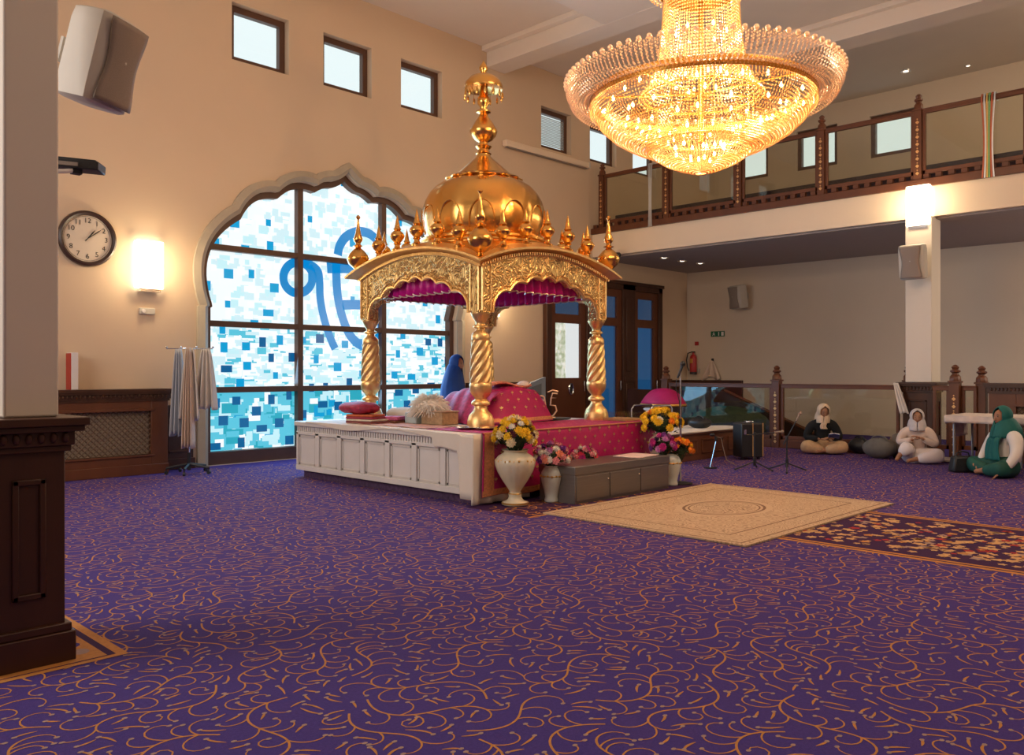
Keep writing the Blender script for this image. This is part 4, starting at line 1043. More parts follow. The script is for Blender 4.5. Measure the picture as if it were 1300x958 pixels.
# pillow, folded cloths, bowl, book
def cushion(c, r, M, mt, lab, cat='cushion', nm='cushion'):
    m = MB().ell(c, r, 24, 12, M, fn=lambda a, b: (1+.16*abs(sin(2*a))**2) if abs(b) < .8 else 1)
    return tag(m.build(nm, mt, None, smooth=70), lab, cat)
q0 = Vector((6.43, 9.08, PT))
for i, (cc_, th_) in enumerate((((.20, .04, .04), .030), ((.65, .55, .42), .025), ((.30, .03, .06), .03), ((.62, .14, .05), .03))):
    z = PT+.012+sum((.030, .025, .03, .03)[:i]); s_ = .46-.03*i
    m = MB().obox((q0.x+.05, q0.y-.15+.02*i, z+th_/2), (s_*.75, s_*1.15, th_), Matrix.Rotation(.1*i, 3, 'Z'))
    tag(m.build('folded_cloth', mat('folded_cloth_%s' % ['maroon', 'cream', 'crimson', 'orange'][i], cc_, .8, var=.3, scale=20), None, bevel=.010),
        '%s folded cloth in the stack left of the whisk, %s' % (['maroon', 'cream', 'crimson', 'orange-red'][i], ['at the bottom', 'second from the bottom', 'third from the bottom', 'topmost under the red cushion'][i]), 'cloth', 'folded cloths stacked on the platform')
cushion((q0.x+.05, q0.y+.05, PT+.205), (.19, .30, .085), None, mat('red_brocade', (.36, .02, .06), .6, var=.8, scale=22), 'red brocade cushion on the stack of folded cloths')
m = MB().box(6.62, 8.56, PT+.012, 6.88, 8.90, PT+.05)
bb = thing('tray', 'brown tray with folded pink cloths between the cloth stack and the pale box', 'tray', (6.75, 8.73, PT)); m.build('tray_base', M_wood2, bb, bevel=.01)
MB().obox((6.75, 8.73, PT+.075), (.22, .28, .05), Matrix.Rotation(.2, 3, 'Z')).build('lining', mat('pink_lining', (.52, .10, .20), .7, var=.6, scale=30), bb, bevel=.012)
cp_ = fl(515, 530, PT); cushion((7.12, 8.98, PT+.11), (.16, .30, .09), None, M_sheet, 'cream cushion behind the pale blue box')
# steel plates by the front column
for i, (dx, dy) in enumerate(((0, 0), (.10, -.22))):
    pp = fl(585, 547, PT); p2 = Vector((pp.x+dx+.10, pp.y+dy, PT+.016))
    m = MB().lathe([(0, 0), (.07, .0), (.12, .018), (.15, .024), (.15, .028), (.12, .024), (.07, .006), (0, .006)], 28, p2)
    tag(m.build('steel_plate', M_chrome, None), ['shiny steel plate on the sheet left of the front gold column foot', 'shiny steel plate touching the front gold column foot'][i], 'plate', 'steel plates on the platform')
# emblem on a black tray
e0 = fl(697, 533, PT)
em = thing('gold_emblem', 'small pierced gold emblem standing on a round black tray on the magenta cloth', 'emblem', (e0.x, e0.y, PT))
MB().lathe([(0, .012), (.22, .012), (.24, .022), (.24, .028), (.0, .022)], 32, (e0.x+.05, e0.y-.05, PT+.004)).build('tray', M_black, em)
RV = Vector((SN, -CS, 0)).normalized()
def e_(u, z): return Vector((e0.x, e0.y, PT+.03))+Vector((.75, -.66, 0)).normalized()*u+Vector((0, 0, z))
m = MB()
m.tube([e_(-.11+.045*cos(a*pi/6), .27+.04*sin(a*pi/6)) for a in range(13)], .012, 6, cap=False)
m.tube([e_(-.07, .29), e_(-.055, .22), e_(-.04, .12), e_(0, .03)], .012, 6)
m.tube([e_(.12, .34), e_(.05, .345), e_(.03, .28), e_(.10, .28), e_(.03, .28), e_(.02, .18), e_(.09, .17), e_(.11, .10), e_(.06, .03), e_(0, .02)], .012, 6)
m.tube([e_(-.02, .36), e_(.05, .39), e_(.13, .37)], .010, 6); m.tube([e_(-.05, .0), e_(.09, .0)], .018, 6)
m.build('pierced_letters', mat('pale_gold_cutout', (.85, .62, .42), .4, .2), em)
# grey panelled stand behind
ls = onY(686, 500, 9.0); 
ld = thing('lectern', 'grey-blue framed panel board standing behind the magenta covered rest', 'lectern', (9.35, 8.55, PT))
lm = Matrix.Translation((9.33, 8.65, 0)) @ Matrix.Rotation(R(-14), 4, 'Z')
MB().prism([(-.22, PT), (.2, PT), (.2, PT+.60), (-.22, PT+.46)], (), lm @ Mxz(0), .05).build('board', mat('grey_blue_laminate', (.20, .24, .27), .4, var=.15), ld, bevel=.006)
MB().prism([(-.13, PT+.06), (.12, PT+.06), (.12, PT+.50), (-.13, PT+.42)], (), lm @ Mxz(-.027), .012).build('inset', mat('dark_grey_laminate', (.10, .12, .13), .4), ld)

# ---------------------------------------------------------------- donation chest / steel step
cx0, cx1, cy0, cy1, czh = 6.98, 8.80, 5.86, 6.40, .41
bxo = thing('steel_chest', 'long grey brushed steel chest on the floor in front of the magenta cloth', 'chest', ((cx0+cx1)/2, (cy0+cy1)/2, 0))
MB().box(cx0+.01, cy0+.01, 0, cx1-.01, cy1-.01, czh-.09).build('chest_body', M_steel, bxo, bevel=.006)
MB().box(cx0, cy0, czh-.095, cx1, cy1, czh).build('chest_lid', M_steel, bxo, bevel=.008)
for i in range(3):
    x = cx0+.03+i*(cx1-cx0-.04)/3; dr = MB().box(x, cy0+.002, .03, x+(cx1-cx0-.04)/3-.02, cy0+.012, czh-.11).build('drawer_front', M_steel, bxo, bevel=.003)
    if i < 2: MB().ell((x+(cx1-cx0)/3-.06, cy0-.004, .235), (.012, .010, .012), 10, 6).build('keyhole', M_chrome, dr)
tag(MB().obox((8.45, 6.12, czh+.004), (.50, .36, .006), Matrix.Rotation(.12, 3, 'Z')).build('paper_sheet', mat('pink_white_paper', (.75, .60, .58), .8), None), 'pale sheet of paper on the right end of the steel chest', 'paper')

# ---------------------------------------------------------------- rug
M_rug, t_, b_ = nt('beige_medallion_rug'); N, L = t_.nodes, t_.links
def rugmat():
    tc = N.new('ShaderNodeTexCoord'); sep = N.new('ShaderNodeSeparateXYZ'); L.new(tc.outputs['Object'], sep.inputs[0])
    def mth(op, a, b=None):
        q = N.new('ShaderNodeMath'); q.operation = op
        for i, s_ in enumerate((a, b)):
            if s_ is None: continue
            if isinstance(s_, (int, float)): q.inputs[i].default_value = s_
            else: L.new(s_, q.inputs[i])
        return q.outputs[0]
    X, Y = sep.outputs[0], sep.outputs[1]
    r = mth('SQRT', mth('ADD', mth('POWER', mth('DIVIDE', X, 1.0), 2), mth('POWER', mth('DIVIDE', Y, .75), 2)))
    def ringf(c, w_): return mth('LESS_THAN', mth('ABSOLUTE', mth('SUBTRACT', r, c)), w_)
    nz = N.new('ShaderNodeTexNoise'); nz.inputs['Scale'].default_value = 7; nz.inputs['Detail'].default_value = 0; L.new(tc.outputs['Object'], nz.inputs[0])
    sc_ = mth('GREATER_THAN', mth('SINE', mth('MULTIPLY', nz.outputs[0], 60)), .55)
    ex = mth('DIVIDE', mth('ABSOLUTE', X), 1.57); ey = mth('SUBTRACT', mth('ABSOLUTE', Y), -.45); ey = mth('DIVIDE', ey, 1.57)
    e = mth('MAXIMUM', ex, ey)
    inb = mth('MULTIPLY', mth('GREATER_THAN', e, .82), mth('LESS_THAN', e, .95))
    bl_ = mth('LESS_THAN', mth('ABSOLUTE', mth('SUBTRACT', e, .80)), .006); bl2 = mth('LESS_THAN', mth('ABSOLUTE', mth('SUBTRACT', e, .96)), .006)
    field = mth('MULTIPLY', sc_, mth('GREATER_THAN', r, .6)); med = mth('MULTIPLY', sc_, mth('LESS_THAN', r, .40))
    tot = mth('MAXIMUM', mth('MAXIMUM', mth('MAXIMUM', ringf(.50, .018), ringf(.44, .01)), mth('MAXIMUM', bl_, bl2)), mth('MAXIMUM', mth('MULTIPLY', field, .55), mth('MULTIPLY', med, .8)))
    mx = N.new('ShaderNodeMix'); mx.data_type = 'RGBA'; mx.inputs[6].default_value = (.54, .39, .25, 1); mx.inputs[7].default_value = (.19, .10, .055, 1)
    L.new(tot, mx.inputs[0]); L.new(mx.outputs[2], b_.inputs['Base Color']); b_.inputs['Roughness'].default_value = .9
rugmat()
rg = MB().prism([(-1.57, -1.14), (1.57, -1.14), (1.57, 1.14), (-1.57, 1.14)], (), Matrix.Translation((0, 0, 0)), .014)
ro = rg.build('rug', M_rug, None, bevel=.004); ro.location = (7.86, 4.56, .011); ro.rotation_euler = (0, 0, R(-.8))
tag(ro, 'beige patterned rug with an oval medallion lying on the purple carpet under the chandelier', 'rug')

# ---------------------------------------------------------------- flowers and vases
def blossom(r, kind):
    m = MB(); n_ = {'mum': 30, 'daisy': 14, 'rose': 16}[kind]
    rr = random.Random(int(r*1e4))
    if kind == 'daisy':
        for i in range(n_):
            a = 2*pi*i/n_; d = Vector((cos(a), sin(a), .18)); t = Vector((-sin(a), cos(a), 0)); m.add([(0,0,0), d*r*.6+t*r*.16, d*r, d*r*.6-t*r*.16], [(0,1,2,3)], 0)
        m.ell((0, 0, r*.08), (r*.28, r*.28, r*.12), 8, 5, mi=1)
    else:
        for l in range(4):
            k = n_//3; b = .15+l*.38
            for i in range(k):
                a = 2*pi*(i+.5*l)/k+rr.random()*.2; d = Vector((cos(a)*cos(b), sin(a)*cos(b), sin(b)*.8)); t = Vector((-sin(a), cos(a), 0)); w_ = .26 if kind == 'rose' else .17
                m.add([d*r*.2, d*r*.75+t*r*w_, d*r+Vector((0,0,r*.08)), d*r*.75-t*r*w_], [(0,1,2,3)], 0)
        m.ell((0, 0, r*.15), (r*.6, r*.6, r*.45), 8, 6, mi=0)
    return m
_bl = {}
fc = {'yellow': (.85, .55, .02), 'orange': (.80, .24, .01), 'cream': (.78, .66, .42), 'white': (.80, .76, .68), 'pink': (.75, .28, .30), 'salmon': (.80, .30, .18), 'purple': (.22, .04, .30), 'magenta': (.50, .02, .24), 'burgundy': (.09, .006, .02), 'lilac': (.52, .18, .45), 'red': (.60, .02, .06)}
fmats = {k: mat('petals_'+k, v, .7, var=.2, scale=40) for k, v in fc.items()}
M_eye = mat('flower_eye', (.25, .10, .02), .8)
def bouquet(label, c, spread, height, spec, seed, group='flower bouquets at the platform front'):
    rr = random.Random(seed)
    t = thing('bouquet', label, 'flowers', c, 0, group); c = Vector(c)
    total = sum(n_ for _, _, n_, _ in spec); i = 0; fol = MB(); stems = MB()
    order = []
    for cn, kind, n_, rad in spec: order += [(cn, kind, rad*1.12)]*int(n_*1.9)
    # keep colours clumped as arranged in the photo
    for idx, (cn, kind, rad) in enumerate(order):
        g_ = (idx+.5)/len(order); b = math.asin(min(1, .02+.98*rr.random())) ; a = 2*pi*idx*.381+rr.random()*.5
        d = Vector((cos(a)*cos(b)*spread, sin(a)*cos(b)*spread, height*(.22+.78*sin(b))))
        key = (cn, kind, round(rad, 3))
        if key not in _bl:
            o = blossom(rad, kind).build('blossom', [fmats[cn], M_eye], None, smooth=60); _bl[key] = o.data; COL.objects.unlink(o); bpy.data.objects.remove(o)
        o = bpy.data.objects.new('blossom', _bl[key]); COL.objects.link(o); o.parent = t; o.location = d
        dr = Vector((d.x, d.y, max(.02, d.z-height*.25))).normalized(); o.rotation_euler = dr.to_track_quat('Z', 'Y').to_euler(); o['label'] = cn+' blossom'
        stems.tube([c+Vector((0, 0, -.10)), c+d*.5+Vector((0, 0, .0)), c+d-dr*.012], .004, 4)
    for k in range(90):
        a = rr.random()*2*pi; b = rr.uniform(-.35, 1.3); rq = rr.uniform(.55, .98)
        d = Vector((cos(a)*cos(b)*spread*rq, sin(a)*cos(b)*spread*rq, height*(.22+.75*sin(b)*rq))); t1 = Vector((-sin(a), cos(a), rr.uniform(-.4, .4)))*.018; o_ = Vector((cos(a)*.05, sin(a)*.05, rr.uniform(-.02, .05)))
        fol.add([c+d, c+d+o_*.5+t1, c+d+o_, c+d+o_*.5-t1], [(0,1,2,3)])
    fol.ell(c+Vector((0, 0, height*.36)), (spread*.55, spread*.55, height*.34), 12, 8)
    fol.build('foliage', M_green, t, smooth=60); stems.build('stems', M_green, t)
    return t
def vase(label, c, prof, mt, n_=32, mod=None, ring=None, M_r=M_stud):
    v = thing('vase', label, 'vase', c, 0)
    MB().lathe(prof, n_, c, mod=mod).build('vessel', mt, v, smooth=50)
    m = MB()
    if ring:
        rad, z, k, s_ = ring
        m.tube([(c[0]+rad*cos(i*pi/20), c[1]+rad*sin(i*pi/20), z+s_*.25) for i in range(41)], s_*.35, 5)
        for i in range(k): a = 2*pi*i/k; m.ell((c[0]+rad*cos(a), c[1]+rad*sin(a), z+(s_*.5 if i % 2 else 0)), (s_, s_, s_), 6, 5)
        m.build('gilt_swag', M_r, v)
    return v
M_vasec = mat('cream_glazed_ceramic', (.66, .58, .42), .25, var=.06); M_vasew = mat('pale_glazed_ceramic', (.58, .60, .55), .22, var=.06)
M_gilt = mat('gilt_paint', (.72, .42, .10), .3, .8)
v1 = fl(654, 641); v1 = (v1.x, v1.y, 0.004)
big = [(.13, 0), (.145, .012), (.14, .035), (.10, .05), (.075, .075), (.07, .10), (.075, .13), (.06, .145), (.065, .17), (.085, .20), (.13, .29), (.175, .38), (.20, .46), (.205, .52), (.185, .57), (.14, .60), (.115, .62), (.14, .64), (.15, .645), (.13, .63), (.10, .60), (0, .58)]
big = [(r, z*.93) for r, z in big]
vb = vase('big fluted cream vase with gilt trim and a footed base, left of the steel chest', v1, big, M_vasec, 48, lambda a, z, r: 1+.09*abs(cos(8*a)) if .20 < z < .52 else 1, (.207, .485, 26, .013), M_gilt)
MB().lathe([(.142, .012), (.149, .018), (.149, .028), (.142, .032)], 32, v1).lathe([(.072, .118), (.079, .122), (.072, .13)], 32, v1).build('gilt_foot_ring', M_gilt, vb)
bouquet('yellow and cream chrysanthemum bouquet in the big fluted cream vase', (v1[0], v1[1], .60), .22, .34, [('yellow', 'mum', 16, .052), ('cream', 'mum', 7, .055), ('burgundy', 'mum', 3, .045), ('white', 'mum', 4, .04)], 4)
v2 = fl(700, 637); v2 = (v2.x, v2.y, .004)
sm = [(.07, 0), (.078, .008), (.078, .03), (.07, .06), (.085, .14), (.11, .24), (.12, .30), (.115, .35), (.09, .40), (.072, .42), (.085, .44), (.07, .43), (0, .41)]
sm = [(r*1.0, z*.92) for r, z in sm]
vase('smaller pale vase with gilt beads between the big cream vase and the steel chest', v2, sm, M_vasew, 32, None, (.122, .29, 16, .012), M_gilt)
bouquet('pink, white and purple mixed bouquet in the smaller pale vase', (v2[0], v2[1], .42), .19, .22, [('white', 'mum', 8, .042), ('pink', 'rose', 5, .045), ('salmon', 'rose', 3, .05), ('lilac', 'mum', 4, .045), ('purple', 'mum', 3, .045)], 9)
# little bouquet behind chest
gpx = (7.86, 6.47, .36)
bw = thing('flower_bowl', 'low white bowl behind the steel chest holding red and pink flowers', 'bowl', (gpx[0], 6.47, 0))
MB().lathe([(.07, 0), (.08, .01), (.05, .10), (.05, .3), (.09, .36), (.10, .38), (.08, .37), (0, .33)], 20, (gpx[0], 6.47, .003)).build('bowl_body', M_vasew, bw)
bouquet('small bouquet of red gerberas and pink flowers behind the steel chest', gpx, .17, .16, [('red', 'daisy', 4, .06), ('magenta', 'mum', 4, .045), ('white', 'mum', 6, .035), ('pink', 'rose', 5, .038)], 14)
# bouquets at the right end
v3 = (9.25, 6.30, .004)
vase('tall cream vase behind the right end of the steel chest with yellow flowers', v3, [(r*.8, z*1.05) for r, z in big], M_vasec, 40, None, (.17, .51, 20, .012), M_gilt)
bouquet('yellow bouquet with orange heads at the right end of the steel chest', (v3[0], v3[1], .64), .27, .30, [('yellow', 'mum', 22, .055), ('orange', 'mum', 3, .05), ('white', 'mum', 2, .05)], 22)
v4 = (9.02, 5.98, .004)
vase('pale vase beside the microphone stand with magenta and orange flowers', v4, sm, M_vasew, 32, None, (.122, .29, 16, .012), M_gilt)
t4 = bouquet('magenta and lilac flowers of the lower bouquet at the right end of the steel chest', (v4[0]-.10, v4[1]+.06, .42), .15, .22, [('magenta', 'mum', 7, .048), ('lilac', 'mum', 5, .045), ('purple', 'mum', 3, .045)], 31)
bouquet('orange flowers spilling right of the magenta bouquet near the microphone stand', (v4[0]+.10, v4[1]-.06, .38), .15, .20, [('orange', 'mum', 11, .045), ('yellow', 'mum', 3, .04), ('burgundy', 'mum', 2, .04)], 37)

# ---------------------------------------------------------------- coat stand with robes
cs = fl(240, 601); cs.z = 0
st = thing('coat_stand', 'chrome garment rail on a black wheeled base in front of the arched window', 'coat stand', cs)
ax = Vector((SN, -CS, 0)); up = Vector((0, 0, 1))
MB().tube([cs+up*.10, cs+up*1.78], .014).build('pole', M_chrome, st)
MB().tube([cs-ax*.32+up*1.77, cs+ax*.34+up*1.77], .009).tube([cs-ax.cross(up)*.2+up*1.77, cs+ax.cross(up)*.2+up*1.77], .009).build('top_rail', M_chrome, st)
for s_ in (-.32, -.12, .1, .34): MB().ell(cs+ax*s_+up*1.79, (.016, .016, .016), 8, 6).build('knob', M_chrome, st)
m = MB()
for k in range(5):
    a = k*2*pi/5+.3; d = Vector((cos(a), sin(a), 0)); m.tube([cs+up*.14, cs+d*.30+up*.09], .018)
m.tube([cs+up*.05, cs+up*.30], .025); m.build('base', M_black, st)
for k in range(5):
    a = k*2*pi/5+.3; d = Vector((cos(a), sin(a), 0)); m = MB().tube([cs+d*.30+up*.028-d.cross(up)*.015, cs+d*.30+up*.028+d.cross(up)*.015], .027, 12).tube([cs+d*.30+up*.05, cs+d*.30+up*.09], .010); m.build('caster', M_black, st)
def robe(label, s0, s1, ztop, zbot, off, mt, seed, flare=1.0):
    rr = random.Random(seed); ph = rr.random()*6
    side = ax.cross(up)
    def f(u, v):
        half = (s1-s0)/2; mid_ = (s0+s1)/2; wid = half*(.35+.65*v**.7)*flare
        x = mid_+(2*u-1)*wid; dep = .05*sin(u*22+ph)*(.3+v)+off
        zz = ztop-(ztop-zbot)*v-(.05*abs(sin(u*7+ph)) if v > .9 else 0)
        return cs+ax*x+side*dep+up*zz
    m = MB().surf(f, 36, 14)
    return tag(m.build('robe', mt, None, smooth=70, solid=.008), label, 'clothing', 'clothes hung on the coat stand')
M_robe = mat('white_robe_cotton', (.66, .60, .54), .85, var=.05); M_robe2 = mat('beige_scarf_cotton', (.64, .50, .40), .85, var=.05); M_robe3 = mat('blue_white_cotton', (.50, .52, .56), .85, var=.05)
robe('blue-white robe at the left of the coat stand', -.24, -.02, 1.76, .58, .05, M_robe3, 1)
robe('white robe in the middle of the coat stand', -.10, .20, 1.77, .80, .11, M_robe, 2)
robe('beige scarf hanging lowest in front of the coat stand pole', -.02, .13, 1.78, .42, .17, M_robe2, 3)
robe('translucent white robe at the right of the coat stand overlapping the blue glass', .10, .40, 1.76, .95, .03, M_robe, 4)

# ---------------------------------------------------------------- microphones
def micstand_round():
    b = fl(864, 614); t = thing('microphone_stand', 'tall straight microphone stand with round base beside the flowers', 'microphone stand', (b.x, b.y, 0))
    MB().lathe([(0, 0), (.15, 0), (.15, .015), (.12, .022), (.02, .035), (0, .035)], 32, (b.x, b.y, 0)).build('round_base', M_black, t)
    MB().tube([b+up*.03, b+up*.78], .013).tube([b+up*.78, b+up*1.46], .009).build('pole', M_chrome, t)
    MB().tube([b+up*.76, b+up*.84], .019).build('clutch', M_black, t)
    q = b+up*1.46
    MB().tube([q-ax*.04-up*.10, q+ax*.01+up*.02, q+ax*.02+up*.06], [.012, .017, .02]).ell(q+ax*.03+up*.085, (.032, .032, .036)).build('microphone', M_black, t)
    MB().tube([q-ax*.05-up*.12, q-ax*.06-up*.22, q-ax*.015-up*.4, q-ax*.02-up*.7, q+ax*.03-up*.9], .005, 5).build('cable', M_black, t)
micstand_round()
def tripod(label, px, py, h, dirn, boom, lean=0):
    b = fl(px, py); t = thing('microphone_stand', label, 'microphone stand', (b.x, b.y, 0))
    for k in range(3):
        a = k*2*pi/3+dirn; d = Vector((cos(a), sin(a), 0)); m = MB().tube([b+up*.12, b+d*.30+up*.012], .010).ell(b+d*.30+up*.012, (.018, .018, .012)); m.build('leg', M_black, t)
    MB().tube([b+up*.08, b+up*h], .011).tube([b+up*.06, b+up*.18], .022).build('pole', M_black, t)
    e = b+up*h+boom; MB().tube([b+up*h-boom*.35, e], .008).tube([b+up*(h-.03), b+up*(h+.03)], .02).build('boom_arm', M_black, t)
    d = boom.normalized(); MB().tube([e-d*.01, e+d*.09], [.012, .016]).ell(e+d*.11, (.024, .024, .024)).build('microphone', M_grille, t)
tripod('black tripod boom microphone stand before the amplifier case', 958, 596, .52, .4, -ax*(-.30)+up*.03)
tripod('black tripod microphone stand nearest the person in the black jacket', 999, 598, .48, 1.5, ax*.14+up*.26)
b = fl(902, 594); t = thing('microphone_stand', 'short chrome desk microphone stand by the wooden bench', 'microphone stand', (b.x, b.y, 0))
MB().lathe([(0, 0), (.10, 0), (.10, .012), (0, .02)], 24, b).build('round_base', M_black, t)
MB().tube([b+up*.015, b+ax*.09+up*.42], .010).build('pole', M_chrome, t)
MB().tube([b+ax*.09+up*.40, b+ax*.08+up*.48], .022).ell(b+ax*.03+up*.50, (.05, .03, .025)).build('microphone', M_black, t)
MB().tube([b+ax*.09+up*.47, b+ax*.16+up*.45, b+ax*.19+up*.30, b+ax*.24+up*.12, b+ax*.40+up*.03], .005, 5).build('cable', M_grille, t)

# ---------------------------------------------------------------- bench, case and things by the stairs
be = thing('bench', 'low dark wood panelled bench below the stairs balustrade', 'bench', (12.3, 8.0, 0))
q1, q2 = fl(852, 589), fl(938, 576)
BY = (q1.y+q2.y)/2; BX0, BX1 = q1.x, 13.6
m = MB().box(BX0, BY, 0, BX1, BY+1.0, .42)
for i in range(3): panel_frame(m, 'y', BY, BX0+.1+i*(BX1-BX0)/3, BX0+(i+1)*(BX1-BX0)/3-.04, .10, .34)
panel_frame(m, 'x', BX0, BY+.1, BY+.9, .10, .34)
m.build('bench_body', M_wood2, be, bevel=.008); MB().box(BX0-.03, BY-.03, .42, BX1+.02, BY+1.02, .45).build('bench_top', M_wood2, be, bevel=.01)
m = MB().surf(lambda u, v: (BX0-.02+(BX1-BX0-.25)*u, BY-.04+.95*v, .462+.02*sin(u*13+v*5)*sin(v*4)), 40, 20)
tag(m.build('bench_cloth', M_sheet, None, smooth=70, solid=.02), 'white cloth spread over the wooden bench', 'cloth')
def bag(label, c, r, mt, M=None, nm='bag', strap=True):
    t = thing(nm, label, 'bag', (c[0], c[1], c[2]-r[2])); c = Vector(c)
    MB().ell(c, r, 20, 12, M, fn=lambda a, b: (1+.10*abs(sin(2*a))+.02*sin(7*a+5*b))).build('bag_body', mt, t, smooth=70)
    if strap:
        MB().tube([c+Vector((r[0]*.3*cos(a*pi/8)*1.4, r[1]*.6*cos(a*pi/8), r[2]*.85+r[2]*.45*sin(a*pi/8))) for a in range(9)], .012, 6).build('strap', mt, t)
    return t
q = fl(900, 545, .47); bag('black bag lying on the white bench cloth', (q.x+.2, q.y+.3, .56), (.16, .2, .09), M_black)
q = fl(870, 545, .47)
M_khaki = mat('dark_green_cloth', (.055, .075, .04), .85, var=.4, scale=12)
bag('large dark green bundle behind the glass balustrade above the bench', (15.5, 8.9, .36), (.35, .9, .34), M_khaki, nm='bundle', strap=False)
# amplifier suitcase
q = fl(950, 583)
am = thing('amplifier_case', 'black upright amplifier case with two pale edge strips beside the bench', 'speaker case', (q.x, q.y, 0), -pi/4+.2)
def lb(x0, y0, z0, x1, y1, z1):
    mb = MB().box(x0, y0, z0, x1, y1, z1); Mw = wmat(am); mb.v = [tuple(Mw @ Vector(v)) for v in mb.v]; return mb
lb(-.17, -.10, .04, .21, .22, .60).build('case_body', M_black, am, bevel=.02)
lb(.02, -.108, .06, .035, -.09, .60).build('pale_strip', M_gthread, am); lb(.196, -.108, .06, .214, -.09, .60).build('pale_strip', M_gthread, am)
lb(-.02, .0, .60, .10, .12, .63).build('handle', M_chrome, am, bevel=.01)
for sx in (-.13, .16): lb(sx-.02, -.06, 0, sx+.02, -.02, .05).build('foot', M_black, am)
lb(-.13, -.108, .42, -.09, -.099, .50).build('logo_plate', M_chrome, am)
# magenta parasol-like cover by the doors
q = onX(842, 503, 13.6)
cvr = thing('covered_stand', 'small stand under a magenta cloth with a yellow fringe near the doors', 'cloth-covered stand', (13.6, q.y, 0))
MB().surf(lambda u, v: (13.6+.38*v**.8*cos(2*pi*u), q.y+.46*v**.8*sin(2*pi*u), 1.12-.30*v**2.2), 48, 10).build('cloth_cover', M_pink, cvr, smooth=60, solid=.006)
MB().surf(lambda u, v: (13.6+.385*cos(2*pi*u), q.y+.465*sin(2*pi*u), .83-.05*v), 60, 1).build('yellow_fringe', M_gilt, cvr, smooth=60, solid=.006)
m = MB().tube([(13.6, q.y, .03), (13.6, q.y, 1.1)], .03).lathe([(0, 0), (.2, 0), (.18, .03), (0, .04)], 20, (13.6, q.y, 0)); m.build('stand', M_black, cvr)
MB().ell((13.5, q.y+.02, .60), (.2, .26, .12)).build('black_bundle', M_black, cvr)
MB().ell((13.45, q.y+.05, .72), (.2, .28, .06)).build('white_padding', M_white, cvr)
# tubular chrome chair frame behind the yellow flowers
q = fl(836, 550, .3); fx, fy = 11.6, 7.9
ft = thing('folding_trolley', 'curved chrome tube frame behind the yellow bouquet', 'trolley', (11.2, 8.6, 0))
c_ = onY(836, 520, 8.5)
m = MB()
for dy in (0, .4):
    m.tube([(c_.x-.25, 8.5+dy, .02), (c_.x-.25, 8.5+dy, .78), (c_.x-.18, 8.5+dy, .84), (c_.x+.35, 8.5+dy, .84), (c_.x+.42, 8.5+dy, .78), (c_.x+.42, 8.5+dy, .02)], .016)
m.tube([(c_.x-.25, 8.5, .3), (c_.x-.25, 8.9, .3)], .012).tube([(c_.x+.42, 8.5, .3), (c_.x+.42, 8.9, .3)], .012); m.build('tube_frame', M_chrome, ft)
MB().box(c_.x-.24, 8.5, .55, c_.x+.41, 8.9, .58).build('shelf', M_black, ft, bevel=.005)
# glass-sided tray on the platform
q = Vector((9.22, 6.92, PT))
gt = thing('offering_tray', 'clear glass-sided offering tray at the right end of the platform', 'tray', q)
MB().box(q.x-.18, q.y-.20, PT+.016, q.x+.2, q.y+.2, PT+.05).build('tray_base', mat('woven_cane', (.40, .22, .09), .6, var=.4, scale=30), gt, bevel=.006)
m = MB().box(q.x-.18, q.y-.2, PT+.05, q.x-.17, q.y+.2, PT+.13).box(q.x+.19, q.y-.2, PT+.05, q.x+.2, q.y+.2, PT+.13).box(q.x-.18, q.y-.2, PT+.05, q.x+.2, q.y-.19, PT+.13).box(q.x-.18, q.y+.19, PT+.05, q.x+.2, q.y+.2, PT+.13); m.build('glass_side', M_glass, gt)
# extinguisher, call point, signs
ey = onX(883, 462, FX)
ex = thing('fire_extinguisher', 'red fire extinguisher with a black hose on the far wall', 'fire extinguisher', (FX-.1, ey.y, 1.35))
M_red2 = mat('extinguisher_red', (.42, .02, .02), .35)
MB().lathe([(0, 0), (.085, 0), (.09, .02), (.09, .42), (.07, .48), (.03, .51), (.025, .56), (0, .57)], 24, (FX-.11, ey.y, 1.38)).build('cylinder', M_red2, ex)
MB().lathe([(0, -.01), (.092, -.01), (.092, .05)], 24, (FX-.11, ey.y, 1.38)).build('base_band', M_black, ex)
MB().box(FX-.15, ey.y-.02, 1.94, FX-.05, ey.y+.02, 1.97).tube([(FX-.14, ey.y+.01, 1.96), (FX-.18, ey.y+.12, 1.92), (FX-.18, ey.y+.16, 1.75), (FX-.17, ey.y+.14, 1.55), (FX-.15, ey.y+.10, 1.46)], .016).build('hose_and_valve', M_black, ex)
MB().box(FX-.206, ey.y-.04, 1.66, FX-.198, ey.y+.04, 1.78).build('instruction_label', M_gilt, ex)
yc = onX(885, 436, FX); tag(MB().box(FX-.04, yc.y-.05, yc.z-.05, FX-.001, yc.y+.05, yc.z+.05).build('call_point', M_red2, None, bevel=.006), 'small red fire call point above the extinguisher', 'alarm')
sy0, sy1 = onX(903, 424, FX), onX(920, 424, FX)
es = thing('exit_sign', 'green exit sign with white pictograms on the far wall', 'sign', (FX, (sy0.y+sy1.y)/2, sy0.z))
MB().box(FX-.02, sy1.y, sy0.z-.07, FX-.001, sy0.y, sy0.z+.07).build('sign_plate', mat('sign_green', (.004, .12, .05), .5), es)
m = MB(); w1 = (sy0.y-sy1.y)
m.box(FX-.024, sy0.y-w1*.62, sy0.z-.05, FX-.02, sy0.y-w1*.56, sy0.z+.05)
m.box(FX-.024, sy0.y-w1*.95, sy0.z-.05, FX-.02, sy0.y-w1*.78, sy0.z+.05)
yy = sy0.y-w1*.22
m.ell((FX-.022, yy, sy0.z+.035), (.003, .014, .014), 8, 6)
